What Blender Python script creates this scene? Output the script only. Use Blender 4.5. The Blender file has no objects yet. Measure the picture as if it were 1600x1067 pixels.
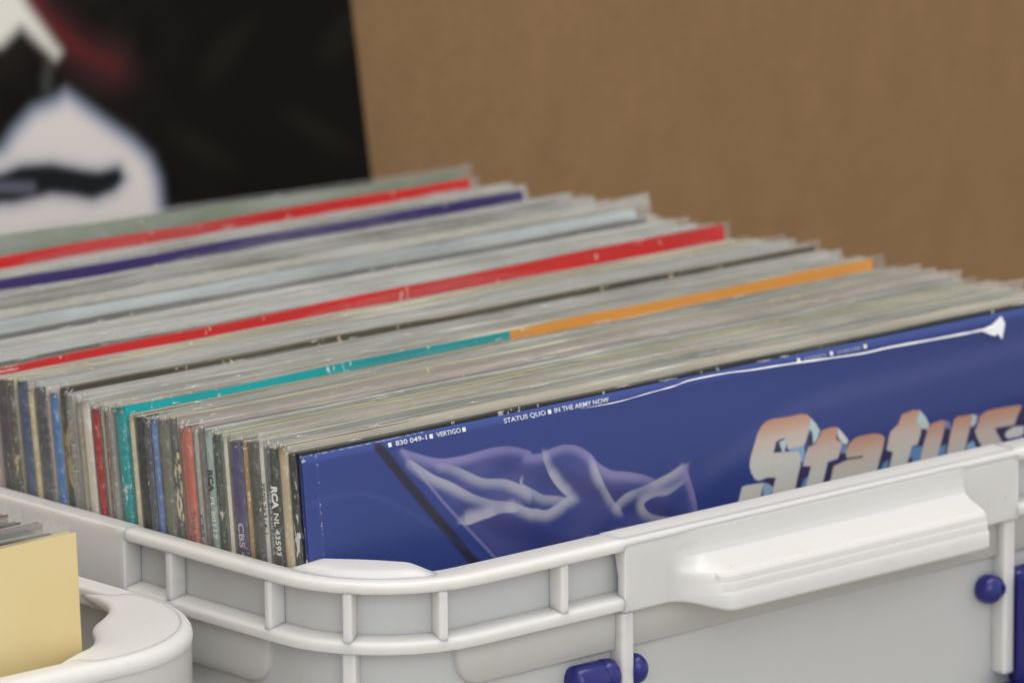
import bpy, bmesh, math, random, json
import numpy as np
from mathutils import Vector, Matrix, noise

# ------------------------------------------------------------------ camera, light, exposure
sc = bpy.context.scene
COL = sc.collection
MM = 0.001
cam_d = bpy.data.cameras.new('camera')
cam = bpy.data.objects.new('camera', cam_d); COL.objects.link(cam); sc.camera = cam
cam_d.lens = 202.5; cam_d.sensor_width = 36.0; cam_d.sensor_fit = 'HORIZONTAL'
cam_d.clip_start = 0.05; cam_d.clip_end = 50.0
RT = Vector((0.74321544, -0.66900645, -0.00782183))
UP = Vector((0.14488703, 0.14952302, 0.97808518))
FW = Vector((0.65317575, 0.72806129, -0.20805818))
mw = Matrix.Identity(4)
for i in range(3):
    mw[i][0] = RT[i]; mw[i][1] = UP[i]; mw[i][2] = -FW[i]
mw.translation = Vector((-1.028, -1.2339, 0.3743))
mw.translation = Vector((-1.028011, -1.233866, 0.374332))
cam.matrix_world = mw
cam_d.dof.use_dof = True
cam_d.dof.focus_distance = 1.655
cam_d.dof.aperture_fstop = 16.5
cam_d.dof.aperture_blades = 0

world = bpy.data.worlds.new('World'); sc.world = world
world.use_nodes = True
bg = world.node_tree.nodes['Background']
bg.inputs[0].default_value = (1.0, 0.99, 0.975, 1); bg.inputs[1].default_value = 0.90

def area_light(name, loc, size, size_y, power, target, color):
    l = bpy.data.lights.new(name, 'AREA'); l.shape = 'RECTANGLE'; l.size = size; l.size_y = size_y
    l.energy = power; l.color = color
    o = bpy.data.objects.new(name, l); COL.objects.link(o); o.location = loc
    d = Vector(target) - Vector(loc)
    o.rotation_euler = d.to_track_quat('-Z', 'Y').to_euler()
    return o
area_light('ceiling_tube_light', (0.25, -0.5, 2.3), 2.4, 0.35, 25, (0.15, 0.1, 0), (1.0, 0.975, 0.93))
area_light('ceiling_panel_light', (-0.9, 0.3, 2.3), 2.0, 0.6, 20, (0.15, 0.1, 0), (1.0, 0.98, 0.95))
area_light('front_fill_light', (-1.5, -2.2, 1.3), 1.8, 1.5, 26, (0.1, 0.1, 0), (0.93, 0.97, 1.0))  # added fill from the front left, lifts the upright faces
sc.view_settings.view_transform = 'Standard'; sc.view_settings.look = 'None'
sc.view_settings.gamma = 1.0; sc.view_settings.exposure = -0.10
sc.cycles.transparent_max_bounces = 64
sc.cycles.max_bounces = 10
sc.cycles.transmission_bounces = 8
sc.cycles.diffuse_bounces = 5
sc.cycles.sample_clamp_indirect = 4.0

rnd = random.Random(11)

# ------------------------------------------------------------------ helpers
def lin(c):
    return tuple(((v/255)/12.92 if v/255 <= .04045 else ((v/255+.055)/1.055)**2.4) for v in c)

def thing(name, label, cat, loc=(0, 0, 0), rot=(0, 0, 0), group=None):
    o = bpy.data.objects.new(name, None); COL.objects.link(o)
    o.empty_display_size = 0.05
    o.location = loc; o.rotation_euler = rot; o['label'] = label; o['category'] = cat
    if group: o['group'] = group
    return o

def mesh_obj(name, verts, faces, mats, parent=None, smooth=False, mi=None, scale=MM):
    me = bpy.data.meshes.new(name)
    me.from_pydata([(v[0]*scale, v[1]*scale, v[2]*scale) for v in verts], [], faces)
    for m in (mats if isinstance(mats, (list, tuple)) else [mats]): me.materials.append(m)
    if mi is not None: me.polygons.foreach_set('material_index', mi)
    me.polygons.foreach_set('use_smooth', [bool(smooth)]*len(me.polygons))
    me.update()
    o = bpy.data.objects.new(name, me); COL.objects.link(o)
    if parent: o.parent = parent
    return o

def bevel(o, w, seg=2, ang=30):
    m = o.modifiers.new('bevel', 'BEVEL'); m.width = w*MM; m.segments = seg
    m.limit_method = 'ANGLE'; m.angle_limit = math.radians(ang)
    return o

def box_vf(x0, x1, y0, y1, z0, z1):
    v = [(x, y, z) for x in (x0, x1) for y in (y0, y1) for z in (z0, z1)]
    f = [(0, 1, 3, 2), (4, 6, 7, 5), (0, 4, 5, 1), (2, 3, 7, 6), (0, 2, 6, 4), (1, 5, 7, 3)]
    return v, f

class NT:
    def __init__(s, name):
        s.m = bpy.data.materials.new(name); s.m.use_nodes = True
        s.t = s.m.node_tree; s.t.nodes.clear()
        s.out = s.t.nodes.new('ShaderNodeOutputMaterial')
    def n(s, kind, **kw):
        nd = s.t.nodes.new('ShaderNode'+kind)
        for k, v in kw.items():
            if k.startswith('i_'):
                nd.inputs[k[2:].replace('_', ' ')].default_value = v
            else: setattr(nd, k, v)
        return nd
    def l(s, a, b): s.t.links.new(a, b)
    def mixc(s, fac, a, b):
        nd = s.n('Mix', data_type='RGBA')
        for sock, v in ((nd.inputs[0], fac), (nd.inputs[6], a), (nd.inputs[7], b)):
            if hasattr(v, 'links'): s.l(v, sock)
            elif isinstance(v, (int, float)): sock.default_value = v
            else: sock.default_value = (*v[:3], 1)
        return nd.outputs[2]
    def noise(s, scale, detail=3, stretch=(1, 1, 1), loc=(0, 0, 0), rough=.55):
        tc = s.n('TexCoord'); mp = s.n('Mapping'); s.l(tc.outputs['Object'], mp.inputs[0])
        mp.inputs['Scale'].default_value = stretch; mp.inputs['Location'].default_value = loc
        nz = s.n('TexNoise'); s.l(mp.outputs[0], nz.inputs['Vector'])
        nz.inputs['Scale'].default_value = scale; nz.inputs['Detail'].default_value = detail
        nz.inputs['Roughness'].default_value = rough
        return nz.outputs[0]
    def ramp(s, x, lo, hi):
        r = s.n('MapRange', clamp=True); s.l(x, r.inputs[0])
        r.inputs[1].default_value = lo; r.inputs[2].default_value = hi
        return r.outputs[0]
    def principled(s, base, rough=.5, **kw):
        p = s.n('BsdfPrincipled')
        if hasattr(base, 'links'): s.l(base, p.inputs['Base Color'])
        else: p.inputs['Base Color'].default_value = (*base[:3], 1)
        p.inputs['Roughness'].default_value = rough
        for k, v in kw.items(): p.inputs[k.replace('_', ' ')].default_value = v
        s.l(p.outputs[0], s.out.inputs[0])
        return p
    def bump(s, p, h, strength=.3, dist=.0005):
        b = s.n('Bump'); b.inputs['Strength'].default_value = strength; b.inputs['Distance'].default_value = dist
        s.l(h, b.inputs['Height']); s.l(b.outputs[0], p.inputs['Normal'])

# ---- materials
def mat_plastic(name, col, trans, rough=.38, clear=0.0):
    k = NT(name)
    nz = k.noise(9, 3)
    c = k.mixc(nz, tuple(v*.94 for v in col), tuple(min(1, v*1.04) for v in col))
    d = k.n('BsdfDiffuse'); k.l(c, d.inputs[0])
    t = k.n('BsdfTranslucent'); k.l(c, t.inputs[0])
    mx = k.n('MixShader'); mx.inputs[0].default_value = trans; k.l(d.outputs[0], mx.inputs[1]); k.l(t.outputs[0], mx.inputs[2])
    last = mx
    if clear > 0:
        tr = k.n('BsdfTransparent'); m2 = k.n('MixShader'); m2.inputs[0].default_value = clear
        k.l(last.outputs[0], m2.inputs[1]); k.l(tr.outputs[0], m2.inputs[2]); last = m2
    g = k.n('BsdfGlossy'); g.inputs['Roughness'].default_value = rough
    bp = k.n('Bump'); bp.inputs['Strength'].default_value = .12; bp.inputs['Distance'].default_value = .0006
    k.l(k.noise(140, 2), bp.inputs['Height']); k.l(bp.outputs[0], g.inputs['Normal']); k.l(bp.outputs[0], d.inputs['Normal'])
    fr = k.n('Fresnel'); fr.inputs[0].default_value = 1.45
    m3 = k.n('MixShader'); k.l(fr.outputs[0], m3.inputs[0]); k.l(last.outputs[0], m3.inputs[1]); k.l(g.outputs[0], m3.inputs[2])
    k.l(m3.outputs[0], k.out.inputs[0])
    return k.m
def mat_milky(name, col, radius, rough=.33, spec=.45):
    k = NT(name)
    nz = k.noise(9, 4); n2 = k.noise(260, 3, (1, 1, 1)); n3 = k.noise(45, 5, (1, 1, 3))
    c = k.mixc(nz, tuple(v*.95 for v in col), tuple(min(1, v*1.03) for v in col))
    c = k.mixc(k.ramp(n3, .62, .78), c, tuple(v*.88 for v in col))
    c = k.mixc(k.ramp(n2, .70, .76), c, tuple(v*.80 for v in col))
    p = k.principled(c, rough)
    p.inputs['Subsurface Weight'].default_value = 1.0; p.inputs['Subsurface Scale'].default_value = radius
    p.inputs['Subsurface Radius'].default_value = (1.0, .92, .8); p.inputs['Specular IOR Level'].default_value = spec
    rr = k.n('MapRange'); k.l(n3, rr.inputs[0]); rr.inputs[3].default_value = rough-.08; rr.inputs[4].default_value = rough+.14; k.l(rr.outputs[0], p.inputs['Roughness'])
    k.bump(p, k.noise(120, 3), .10, .0006)
    return k.m
M_RIM = mat_milky('white_plastic_thick', (.64, .63, .613), .0065, .3, .5)
k = NT('white_plastic_thin')
c = k.mixc(k.noise(7, 3), (.75, .755, .75), (.83, .825, .805))
p = k.principled(c, .55); p.inputs['Transmission Weight'].default_value = .42; p.inputs['IOR'].default_value = 1.3
p.inputs['Specular IOR Level'].default_value = .35
k.bump(p, k.noise(90, 3), .15, .0006); M_WALL = k.m
M_COLLAR = mat_plastic('white_plastic_double', (.86, .845, .80), .45, .3, .0)
M_RIM2 = mat_milky('milky_plastic_thick', (.64, .63, .61), .006, .4)
M_WALL2 = mat_plastic('milky_plastic_skirt', (.90, .89, .84), .45, .35)

def mat_film(name, haze, tint=(.80, .81, .79), rough=.16, strength=.75, sc_=110, gl=1.0, mouth=2.4):
    k = NT(name)
    tr = k.n('BsdfTransparent'); tr.inputs[0].default_value = (.985, .985, .98, 1)
    d = k.n('BsdfDiffuse'); d.inputs[0].default_value = (*tint, 1)
    t = k.n('BsdfTranslucent'); t.inputs[0].default_value = (*tint, 1)
    a = k.n('MixShader'); a.inputs[0].default_value = .5; k.l(d.outputs[0], a.inputs[1]); k.l(t.outputs[0], a.inputs[2])
    h = k.n('MixShader')
    nz = k.noise(22, 3, (1, 1, 2.5))
    mr = k.n('MapRange'); k.l(nz, mr.inputs[0]); mr.inputs[1].default_value = .3; mr.inputs[2].default_value = .75
    mr.inputs[3].default_value = haze*.6; mr.inputs[4].default_value = haze*1.7
    tcz = k.n('TexCoord'); sz = k.n('SeparateXYZ'); k.l(tcz.outputs['Object'], sz.inputs[0])
    mz = k.n('MapRange', clamp=True); k.l(sz.outputs[2], mz.inputs[0]); mz.inputs[1].default_value = .3140; mz.inputs[2].default_value = .3165
    mz.inputs[3].default_value = 1; mz.inputs[4].default_value = mouth
    mm_ = k.n('Math', operation='MULTIPLY'); k.l(mr.outputs[0], mm_.inputs[0]); k.l(mz.outputs[0], mm_.inputs[1])
    k.l(mm_.outputs[0], h.inputs[0]); k.l(tr.outputs[0], h.inputs[1]); k.l(a.outputs[0], h.inputs[2])
    g = k.n('BsdfGlossy'); g.inputs['Roughness'].default_value = rough
    bp = k.n('Bump'); bp.inputs['Strength'].default_value = strength; bp.inputs['Distance'].default_value = .0035
    k.l(k.noise(sc_, 3, (1, 1, 1.6)), bp.inputs['Height']); k.l(bp.outputs[0], g.inputs['Normal'])
    lw = k.n('LayerWeight'); lw.inputs[0].default_value = .5
    pw = k.n('Math', operation='POWER'); k.l(lw.outputs['Facing'], pw.inputs[0]); pw.inputs[1].default_value = 4.0
    ad = k.n('Math', operation='MULTIPLY_ADD'); k.l(pw.outputs[0], ad.inputs[0]); ad.inputs[1].default_value = .9; ad.inputs[2].default_value = .05
    fm = k.n('Math', operation='MULTIPLY'); fm.inputs[1].default_value = gl; k.l(ad.outputs[0], fm.inputs[0])
    fn = k.n('Math', operation='MINIMUM'); fn.inputs[1].default_value = .45; k.l(fm.outputs[0], fn.inputs[0])
    m3 = k.n('MixShader'); k.l(fn.outputs[0], m3.inputs[0]); k.l(h.outputs[0], m3.inputs[1]); k.l(g.outputs[0], m3.inputs[2])
    k.l(m3.outputs[0], k.out.inputs[0])
    return k.m
FILMS = [mat_film('sleeve_film_%s' % n, h, tint, rough=r) for n, h, r, tint in
         (('clear', .035, .08, (.84, .85, .83)), ('dusty', .075, .16, (.84, .83, .79)), ('cloudy', .13, .2, (.82, .84, .83)))]
FILM_FRONT = mat_film('front_sleeve_film', .003, rough=.2, strength=.05, sc_=14, gl=.5, mouth=1)
k = NT('fold_glint_film'); p = k.principled((.86, .87, .90), .12); p.inputs['Specular IOR Level'].default_value = .9; FOLD_GLINT = k.m  # near-white base colour carries the glare of the sleeve fold
k = NT('spine_gloss_film')

_cache = {}
def mat_board(c):
    key = ('b', c)
    if key not in _cache:
        k = NT('board_edge')
        n1 = k.noise(30, 4, (1, 14, 6)); n2 = k.noise(6, 3, (3, 60, 3))
        c1 = k.mixc(k.ramp(n1, .35, .65), tuple(v*.55 for v in lin(c)), lin(c))
        c2 = k.mixc(k.ramp(n2, .55, .7), c1, tuple(min(.8, v*1.5+.05) for v in lin(c)))
        p = k.principled(c2, .85); _cache[key] = k.m
    return _cache[key]

def mat_print(c, wear=.2, c2=None, gloss=.4, seed=0, split=None, lightw=(206, 198, 176)):
    """printed cardboard: base ink, slight variation, scuffs where the ink has worn to paper"""
    key = (c, wear, c2, gloss, seed, split, lightw)
    if key in _cache: return _cache[key]
    k = NT('printed_card')
    base = lin(c)
    nz = k.noise(14, 4, (1, 1, 1), (seed*3.1, seed, 0))
    b = lin(c2) if c2 else tuple(v*.7 for v in base)
    col = k.mixc(k.ramp(nz, .38, .66), base, b)
    if split:
        tc = k.n('TexCoord'); sx = k.n('SeparateXYZ'); k.l(tc.outputs['Object'], sx.inputs[0])
        gt = k.ramp(sx.outputs[0], split[0]*MM-.0006, split[0]*MM+.0006)
        col = k.mixc(gt, col, lin(split[1]))
    if wear > 0:
        w = k.noise(850, 4, (1, 1, .35), (seed*1.7, 0, seed), .6)
        w2 = k.noise(130, 3, (1, 1, .5), (0, seed*2.3, seed), .5)
        mlt = k.n('Math', operation='MULTIPLY'); k.l(w, mlt.inputs[0]); k.l(w2, mlt.inputs[1])
        th = .425 - .115*wear
        col = k.mixc(k.ramp(mlt.outputs[0], th, th+.035), col, lin(lightw))
    p = k.principled(col, gloss)
    k.bump(p, k.noise(400, 2), .15, .0003)
    _cache[key] = k.m
    return k.m

def ink(c, name='printed_ink'):
    key = ('i', c)
    if key not in _cache:
        k = NT(name); k.principled(lin(c), .5); _cache[key] = k.m
    return _cache[key]

def text_mesh(body, size, mat, parent, name='lettering', bold=0.0, spacing=1.0, width=None, align='LEFT'):
    cu = bpy.data.curves.new('lettering', 'FONT'); cu.body = body; cu.size = size*MM
    cu.offset = bold*MM; cu.space_character = spacing; cu.align_x = align; cu.resolution_u = 3
    cu.extrude = .03*MM
    tmp = bpy.data.objects.new('tmp', cu); COL.objects.link(tmp)
    dg = bpy.context.evaluated_depsgraph_get(); dg.update()
    me = bpy.data.meshes.new_from_object(tmp.evaluated_get(dg))
    bpy.data.objects.remove(tmp); bpy.data.curves.remove(cu)
    if width:
        xs = [v.co.x for v in me.vertices]; w = max(xs)-min(xs)
        for v in me.vertices: v.co.x = (v.co.x-min(xs))*width*MM/w
    me.materials.clear(); me.materials.append(mat)
    o = bpy.data.objects.new(name, me); COL.objects.link(o)
    if parent: o.parent = parent
    return o

# ------------------------------------------------------------------ setting: table, wall
k = NT('table_top')
n1 = k.noise(5, 4); col = k.mixc(n1, lin((150, 146, 138)), lin((172, 168, 160)))
p = k.principled(col, .5); k.bump(p, k.noise(90, 3), .1)
v, f = box_vf(-900, 1700, -700, 452, -371, -333)
table = mesh_obj('table', v, f, k.m); bevel(table, 3)
table['label'] = 'pale grey table top the plastic crates stand on'; table['category'] = 'table'
k = NT('brown_wall')
n1 = k.noise(2.2, 5); n2 = k.noise(900, 2); n3 = k.noise(55, 4, (1, 1, .35))
c1 = k.mixc(k.ramp(n1, .3, .7), lin((126, 95, 60)), lin((137, 105, 68)))
c2 = k.mixc(k.ramp(n3, .3, .75), c1, lin((142, 109, 73)))
c3 = k.mixc(k.ramp(n2, .4, .8), c2, lin((112, 84, 53)))
p = k.principled(c3, .8); k.bump(p, n2, .25)
v, f = box_vf(-1500, 3200, 455, 475, -1400, 1500)
wall = mesh_obj('wall', v, f, k.m); wall['kind'] = 'structure'
wall['label'] = 'plain brown board wall behind the crates'
k = NT('floor'); k.principled(k.mixc(k.noise(3, 4), (.16, .15, .14), (.22, .21, .19)), .6)
v, f = box_vf(-3000, 4000, -3500, 455, -1420, -1400)
fl = mesh_obj('floor', v, f, k.m); fl['kind'] = 'structure'

# ------------------------------------------------------------------ painted panel behind
P = json.loads('''{"low":[[181.1,10.8],[197.5,10.2],[208.9,12.5],[215.3,18.5],[224.6,24.8],[236.2,27.2],[241.2,29.6],[248.0,24.3],[258.2,16.3],[269.3,8.1],[276.8,0.4],[279.8,-8.4],[279.6,-19.8],[273.0,-57.1],[173.1,-42.9]],"up":[[197.1,116.7],[187.8,55.0],[214.3,48.4],[224.5,54.7],[238.3,41.2],[240.7,43.2],[228.3,61.8],[205.0,108.6]],"red":[[212.3,96.8],[230.3,62.3],[236.5,54.2],[243.1,48.2],[250.7,42.1],[264.7,34.5]],"hl":[[234.6,38.6],[232.6,31.4]],"lip":[[184.6,3.7],[198.5,4.9],[207.3,2.3],[216.8,4.1],[230.7,3.1],[244.2,-0.8],[251.5,-2.5],[261.1,-1.8],[262.9,-6.2],[258.0,-9.8],[247.3,-11.8],[238.2,-9.1],[229.1,-7.2],[217.8,-8.0],[211.3,-8.3],[205.8,-7.6],[183.4,-4.3]],"lipin":[[188.7,0.2],[206.7,-2.1],[220.2,-4.2]]}''')
def inpoly(px, py, poly):
    inside = np.zeros(px.shape, bool); n = len(poly); j = n-1
    for i in range(n):
        xi, yi = poly[i]; xj, yj = poly[j]
        c = ((yi > py) != (yj > py)) & (px < (xj-xi)*(py-yi)/((yj-yi) or 1e-9)+xi)
        inside ^= c; j = i
    return inside
def polydist(px, py, pts, closed=False):
    d = np.full(px.shape, 1e9)
    seg = list(zip(pts[:-1], pts[1:])) + ([(pts[-1], pts[0])] if closed else [])
    for (x0, y0), (x1, y1) in seg:
        dx, dy = x1-x0, y1-y0; L = dx*dx+dy*dy+1e-9
        t = np.clip(((px-x0)*dx+(py-y0)*dy)/L, 0, 1)
        d = np.minimum(d, np.hypot(px-x0-t*dx, py-y0-t*dy))
    return d
def polydist3(px, py, pts):
    '''distance to a line, position along it 0..1, and the side'''
    d = np.full(px.shape, 1e9); tt = np.zeros(px.shape); sg = np.zeros(px.shape); n = len(pts)-1
    for i in range(n):
        (x0, y0), (x1, y1) = pts[i], pts[i+1]
        dx, dy = x1-x0, y1-y0; L = dx*dx+dy*dy+1e-9
        t = np.clip(((px-x0)*dx+(py-y0)*dy)/L, 0, 1)
        q = np.hypot(px-x0-t*dx, py-y0-t*dy); m = q < d
        d = np.where(m, q, d); tt = np.where(m, (i+t)/n, tt); sg = np.where(m, dx*(py-y0)-dy*(px-x0), sg)
    return d, tt, sg
def sdf(px, py, poly):
    d = polydist(px, py, poly, True); return np.where(inpoly(px, py, poly), -d, d)
def sm(e0, e1, x):
    t = np.clip((x-e0)/(e1-e0), 0, 1); return t*t*(3-2*t)
def smooth_line(pts, n=6):
    out = []; m = len(pts)
    for i in range(m-1):
        p0 = pts[max(i-1, 0)]; p1 = pts[i]; p2 = pts[i+1]; p3 = pts[min(i+2, m-1)]
        for j in range(n):
            t = j/n
            out.append([.5*((2*p1[a])+(-p0[a]+p2[a])*t+(2*p0[a]-5*p1[a]+4*p2[a]-p3[a])*t*t+(-p0[a]+3*p1[a]-3*p2[a]+p3[a])*t**3) for a in (0, 1)])
    out.append(list(pts[-1])); return out
def grid_mesh(name, xs, ws, place, colfun, mat, parent):
    X, W_ = np.meshgrid(xs, ws)
    C_ = colfun(X, W_)
    verts = place(X, W_)
    me = bpy.data.meshes.new(name); nx, nw = len(xs), len(ws)
    idx = np.arange(nx*nw).reshape(nw, nx)
    q = np.stack([idx[:-1, :-1], idx[1:, :-1], idx[1:, 1:], idx[:-1, 1:]], -1).reshape(-1, 4)
    me.vertices.add(nx*nw); me.vertices.foreach_set('co', (verts.reshape(-1, 3)*MM).ravel())
    me.loops.add(q.size); me.loops.foreach_set('vertex_index', q.ravel())
    me.polygons.add(len(q)); me.polygons.foreach_set('loop_start', np.arange(0, q.size, 4)); me.polygons.foreach_set('loop_total', np.full(len(q), 4))
    me.polygons.foreach_set('use_smooth', np.ones(len(q), bool))
    me.update(calc_edges=True); me.validate()
    at = me.color_attributes.new('print', 'FLOAT_COLOR', 'POINT')
    at.data.foreach_set('color', np.concatenate([C_, np.ones(C_.shape[:2]+(1,))], -1).astype(np.float32).ravel())
    me.materials.append(mat)
    o = bpy.data.objects.new(name, me); COL.objects.link(o); o.parent = parent
    return o
def mat_attr(name, gloss, grain=.04, coat=0.0, spec=.25):
    k = NT(name); a = k.n('Attribute', attribute_name='print')
    nz = k.noise(1300, 2)
    hs = k.n('HueSaturation'); k.l(a.outputs[0], hs.inputs['Color'])
    mr = k.n('MapRange'); k.l(nz, mr.inputs[0]); mr.inputs[1].default_value = .3; mr.inputs[2].default_value = .7
    mr.inputs[3].default_value = 1-grain; mr.inputs[4].default_value = 1+grain; k.l(mr.outputs[0], hs.inputs['Value'])
    p = k.principled(hs.outputs[0], gloss); p.inputs['Coat Weight'].default_value = coat; p.inputs['Specular IOR Level'].default_value = spec
    return k.m
def over(C_, a, c): return C_*(1-a[..., None])+np.array(c)*a[..., None]

ROT9 = math.radians(-9)
X0P, X1P, HP = -30, 381, 470
panel = thing('painted_panel', 'black painted panel with a white face and dark lips leaning on the brown wall', 'painting',
              ((X0P+X1P)/2*MM, (420-math.tan(math.radians(9))*333)*MM, -.333), (ROT9, 0, 0))
BOT = 333/math.cos(math.radians(9))
def pcol(X, Z):
    # X, Z in wall-plane millimetres ; the face is symmetric about its middle
    mid = 206.0
    Xm = np.where(X < mid, 2*mid-X, X)
    Z = Z+2.0
    C_ = np.zeros(X.shape+(3,))+np.array((.0065, .0062, .0058))
    C_ = over(C_, sm(34, 4, np.hypot(Xm-216, (Z-76)*.8))*.7, (.030, .029, .022))
    n = np.sin(X*.11+np.sin(Z*.07)*2)*np.cos(Z*.09)
    C_ = over(C_, .5*sm(.2, 1, n), (.016, .014, .010))
    mott = .5+.5*np.sin(X*.21+3*np.sin(Z*.05))*np.cos(Z*.17+X*.04)
    C_ = over(C_, .35*mott*sm(330, 260, X), (.02, .015, .014))
    red = polydist(Xm, Z, P['red'])
    fade = sm(10, 62, Z)
    C_ = over(C_, sm(7, 0, red)*(.18+.7*fade), (.13, .018, .014))
    C_ = over(C_, sm(16, 4, red)*.4, (.07, .02, .025))
    C_ = over(C_, sm(3.5, -3.5, sdf(Xm, Z, P['up'])), (.66, .64, .58))
    lo = sdf(Xm, Z, P['low'])
    C_ = over(C_, sm(3.5, -4.5, lo), (.30, .33, .42))
    C_ = over(C_, sm(-.5, -8, lo), (.62, .57, .55))
    C_ = over(C_, sm(5, 0, polydist(Xm, Z, P['hl']))*.1, (.35, .37, .34))
    lp = sdf(Xm, Z, P['lip'])
    C_ = over(C_, sm(6, 0, lp)*.55, (.22, .25, .34))
    C_ = over(C_, sm(2.2, -1.6, lp), (.012, .014, .016))
    C_ = over(C_, sm(4, 0, polydist(Xm, Z, P['lipin']))*.8, (.13, .13, .18))
    return C_
v, f = box_vf(X0P-(X0P+X1P)/2, X1P-(X0P+X1P)/2, .3, 6, 0, HP)
k = NT('panel_edge'); k.principled(lin((30, 29, 27)), .6)
bd = mesh_obj('board', v, f, k.m, panel)
xs = np.arange(X0P, X1P+.1, 1.5); zs = np.arange(-BOT, HP-BOT+.1, 1.5)
grid_mesh('painted_front', xs, zs, lambda X, Z: np.stack([X-(X0P+X1P)/2, 0*X, Z+BOT], -1), pcol, mat_attr('poster_print', .9, .04, 0, .04), panel)

# ------------------------------------------------------------------ crates
def crate_path(x0, x1, y0, y1, r, seg=9):
    """closed outline, counter-clockwise seen from above; list of (x, y, nx, ny)"""
    pts = []
    for cx, cy, a0 in ((x0+r, y0+r, 180), (x1-r, y0+r, 270), (x1-r, y1-r, 0), (x0+r, y1-r, 90)):
        for i in range(seg+1):
            a = math.radians(a0+90*i/seg); pts.append((cx+r*math.cos(a), cy+r*math.sin(a), math.cos(a), math.sin(a)))
    return pts
def sweep(name, path, prof, mat, parent, closed=True, smooth=True, scalefun=None):
    """prof: closed polygon of (offset outward, z)"""
    verts = []; faces = []; n = len(path); m = len(prof)
    for i, (x, y, nx, ny) in enumerate(path):
        for o, z in prof:
            if scalefun: o, z = scalefun(i/(n-1), o, z)
            verts.append((x+nx*o, y+ny*o, z))
    for i in range(n if closed else n-1):
        a = i*m; b = ((i+1) % n)*m
        for j in range(m):
            faces.append((a+j, b+j, b+(j+1) % m, a+(j+1) % m))
    if not closed:
        faces.append(tuple(range(m)))
        faces.append(tuple(range((n-1)*m, n*m))[::-1])
    o = mesh_obj(name, verts, faces, mat, parent, smooth)
    bm = bmesh.new(); bm.from_mesh(o.data); bmesh.ops.recalc_face_normals(bm, faces=bm.faces); bm.to_mesh(o.data); bm.free()
    return o
def rounded(prof, r=.6, seg=2):
    out = []; n = len(prof)
    for i in range(n):
        p0 = Vector(prof[i-1]); p = Vector(prof[i]); p2 = Vector(prof[(i+1) % n])
        a = (p0-p); b = (p2-p); rr = min(r, a.length*.45, b.length*.45)
        s = p+a.normalized()*rr; e = p+b.normalized()*rr
        for j in range(seg+1):
            t = j/seg; q = s.lerp(p, t).lerp(p.lerp(e, t), t); out.append((q.x, q.y))
    return out
def smooth_by_angle(o, ang=35):
    me = o.data
    bm = bmesh.new(); bm.from_mesh(me)
    for e in bm.edges:
        if len(e.link_faces) == 2 and e.calc_face_angle(0) > math.radians(ang): e.smooth = False
    bm.to_mesh(me); bm.free(); return o

# ---- the large crate
CX0, CX1, CY0, CY1, CR = -11.6, 351.0, -40.8, 346.0, 41.0
ZR, ZB = -32.2, -53.6           # rim top, band bottom
ccx, ccy = (CX0+CX1)/2, (CY0+CY1)/2
crate = thing('storage_crate', 'large translucent white plastic crate with ribbed rim, full of upright records', 'crate', (ccx*MM, ccy*MM, -.333))
def rel(path): return [(x-ccx, y-ccy, nx, ny) for x, y, nx, ny in path]
ZO = 333.0
path = rel(crate_path(CX0, CX1, CY0, CY1, CR))
RC = 6.4        # depth of the recess behind the rim
T = 1.4
def zz(p): return [(o, z+ZO) for o, z in p]
# body wall, slightly drafted, with floor
body_prof = zz([(-RC, -35.5), (-RC, ZB), (-RC-.2, ZB-17), (-RC-.6, -319), (-RC-.6-T, -319), (-RC-T-.2, ZB-17), (-RC-T, ZB), (-RC-T, -35.5)])
sweep('wall', path, body_prof, M_WALL, crate)
smooth_by_angle(crate.children[-1])
inner = [(x+nx*-8.0, y+ny*-8.0) for x, y, nx, ny in path]
n = len(inner)
mesh_obj('floor_panel', [(x, y, 17) for x, y in inner]+[(x, y, 20) for x, y in inner],
         [tuple(range(n))[::-1], tuple(range(n, 2*n))]+[(i, (i+1) % n, n+(i+1) % n, n+i) for i in range(n)], M_WALL, crate)
foot = [(-RC-2.2, 0), (-RC-.7, 0), (-RC-.7, 13.9), (-RC-2.2, 13.9)]
sweep('base_skirt', path, foot, M_RIM, crate)
# rim: top lip and lower flange
def lipscale(t, o, z): return o, z
LI = -8.3
lip = rounded(zz([(LI, ZR), (-1.6, ZR+.05), (-.35, ZR-.5), (0, ZR-1.4), (0, ZR-3.6), (-RC+.2, ZR-4.2), (LI, ZR-4.2)]), .8)
lo_ = sweep('rim_lip', path, lip, M_RIM, crate); smooth_by_angle(lo_, 50)
for q, vv in enumerate(lo_.data.vertices):      # the lip is narrower along the two sides than along the front
    x, y, nx, ny = path[q//len(lip)]; o_ = lip[q % len(lip)][0]
    f_ = abs(ny)**1.5
    if o_ < -5: vv.co.x += nx*(2.3*(1-f_)-2.6*f_)*MM; vv.co.y += ny*(2.3*(1-f_)-2.6*f_)*MM
fl_ = rounded(zz([(-RC+.15, ZB+4.8), (-.6, ZB+3.6), (0, ZB+2.9), (0, ZB), (-RC+.15, ZB)]), .7)
smooth_by_angle(sweep('rim_flange', path, fl_, M_RIM, crate), 50)

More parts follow.
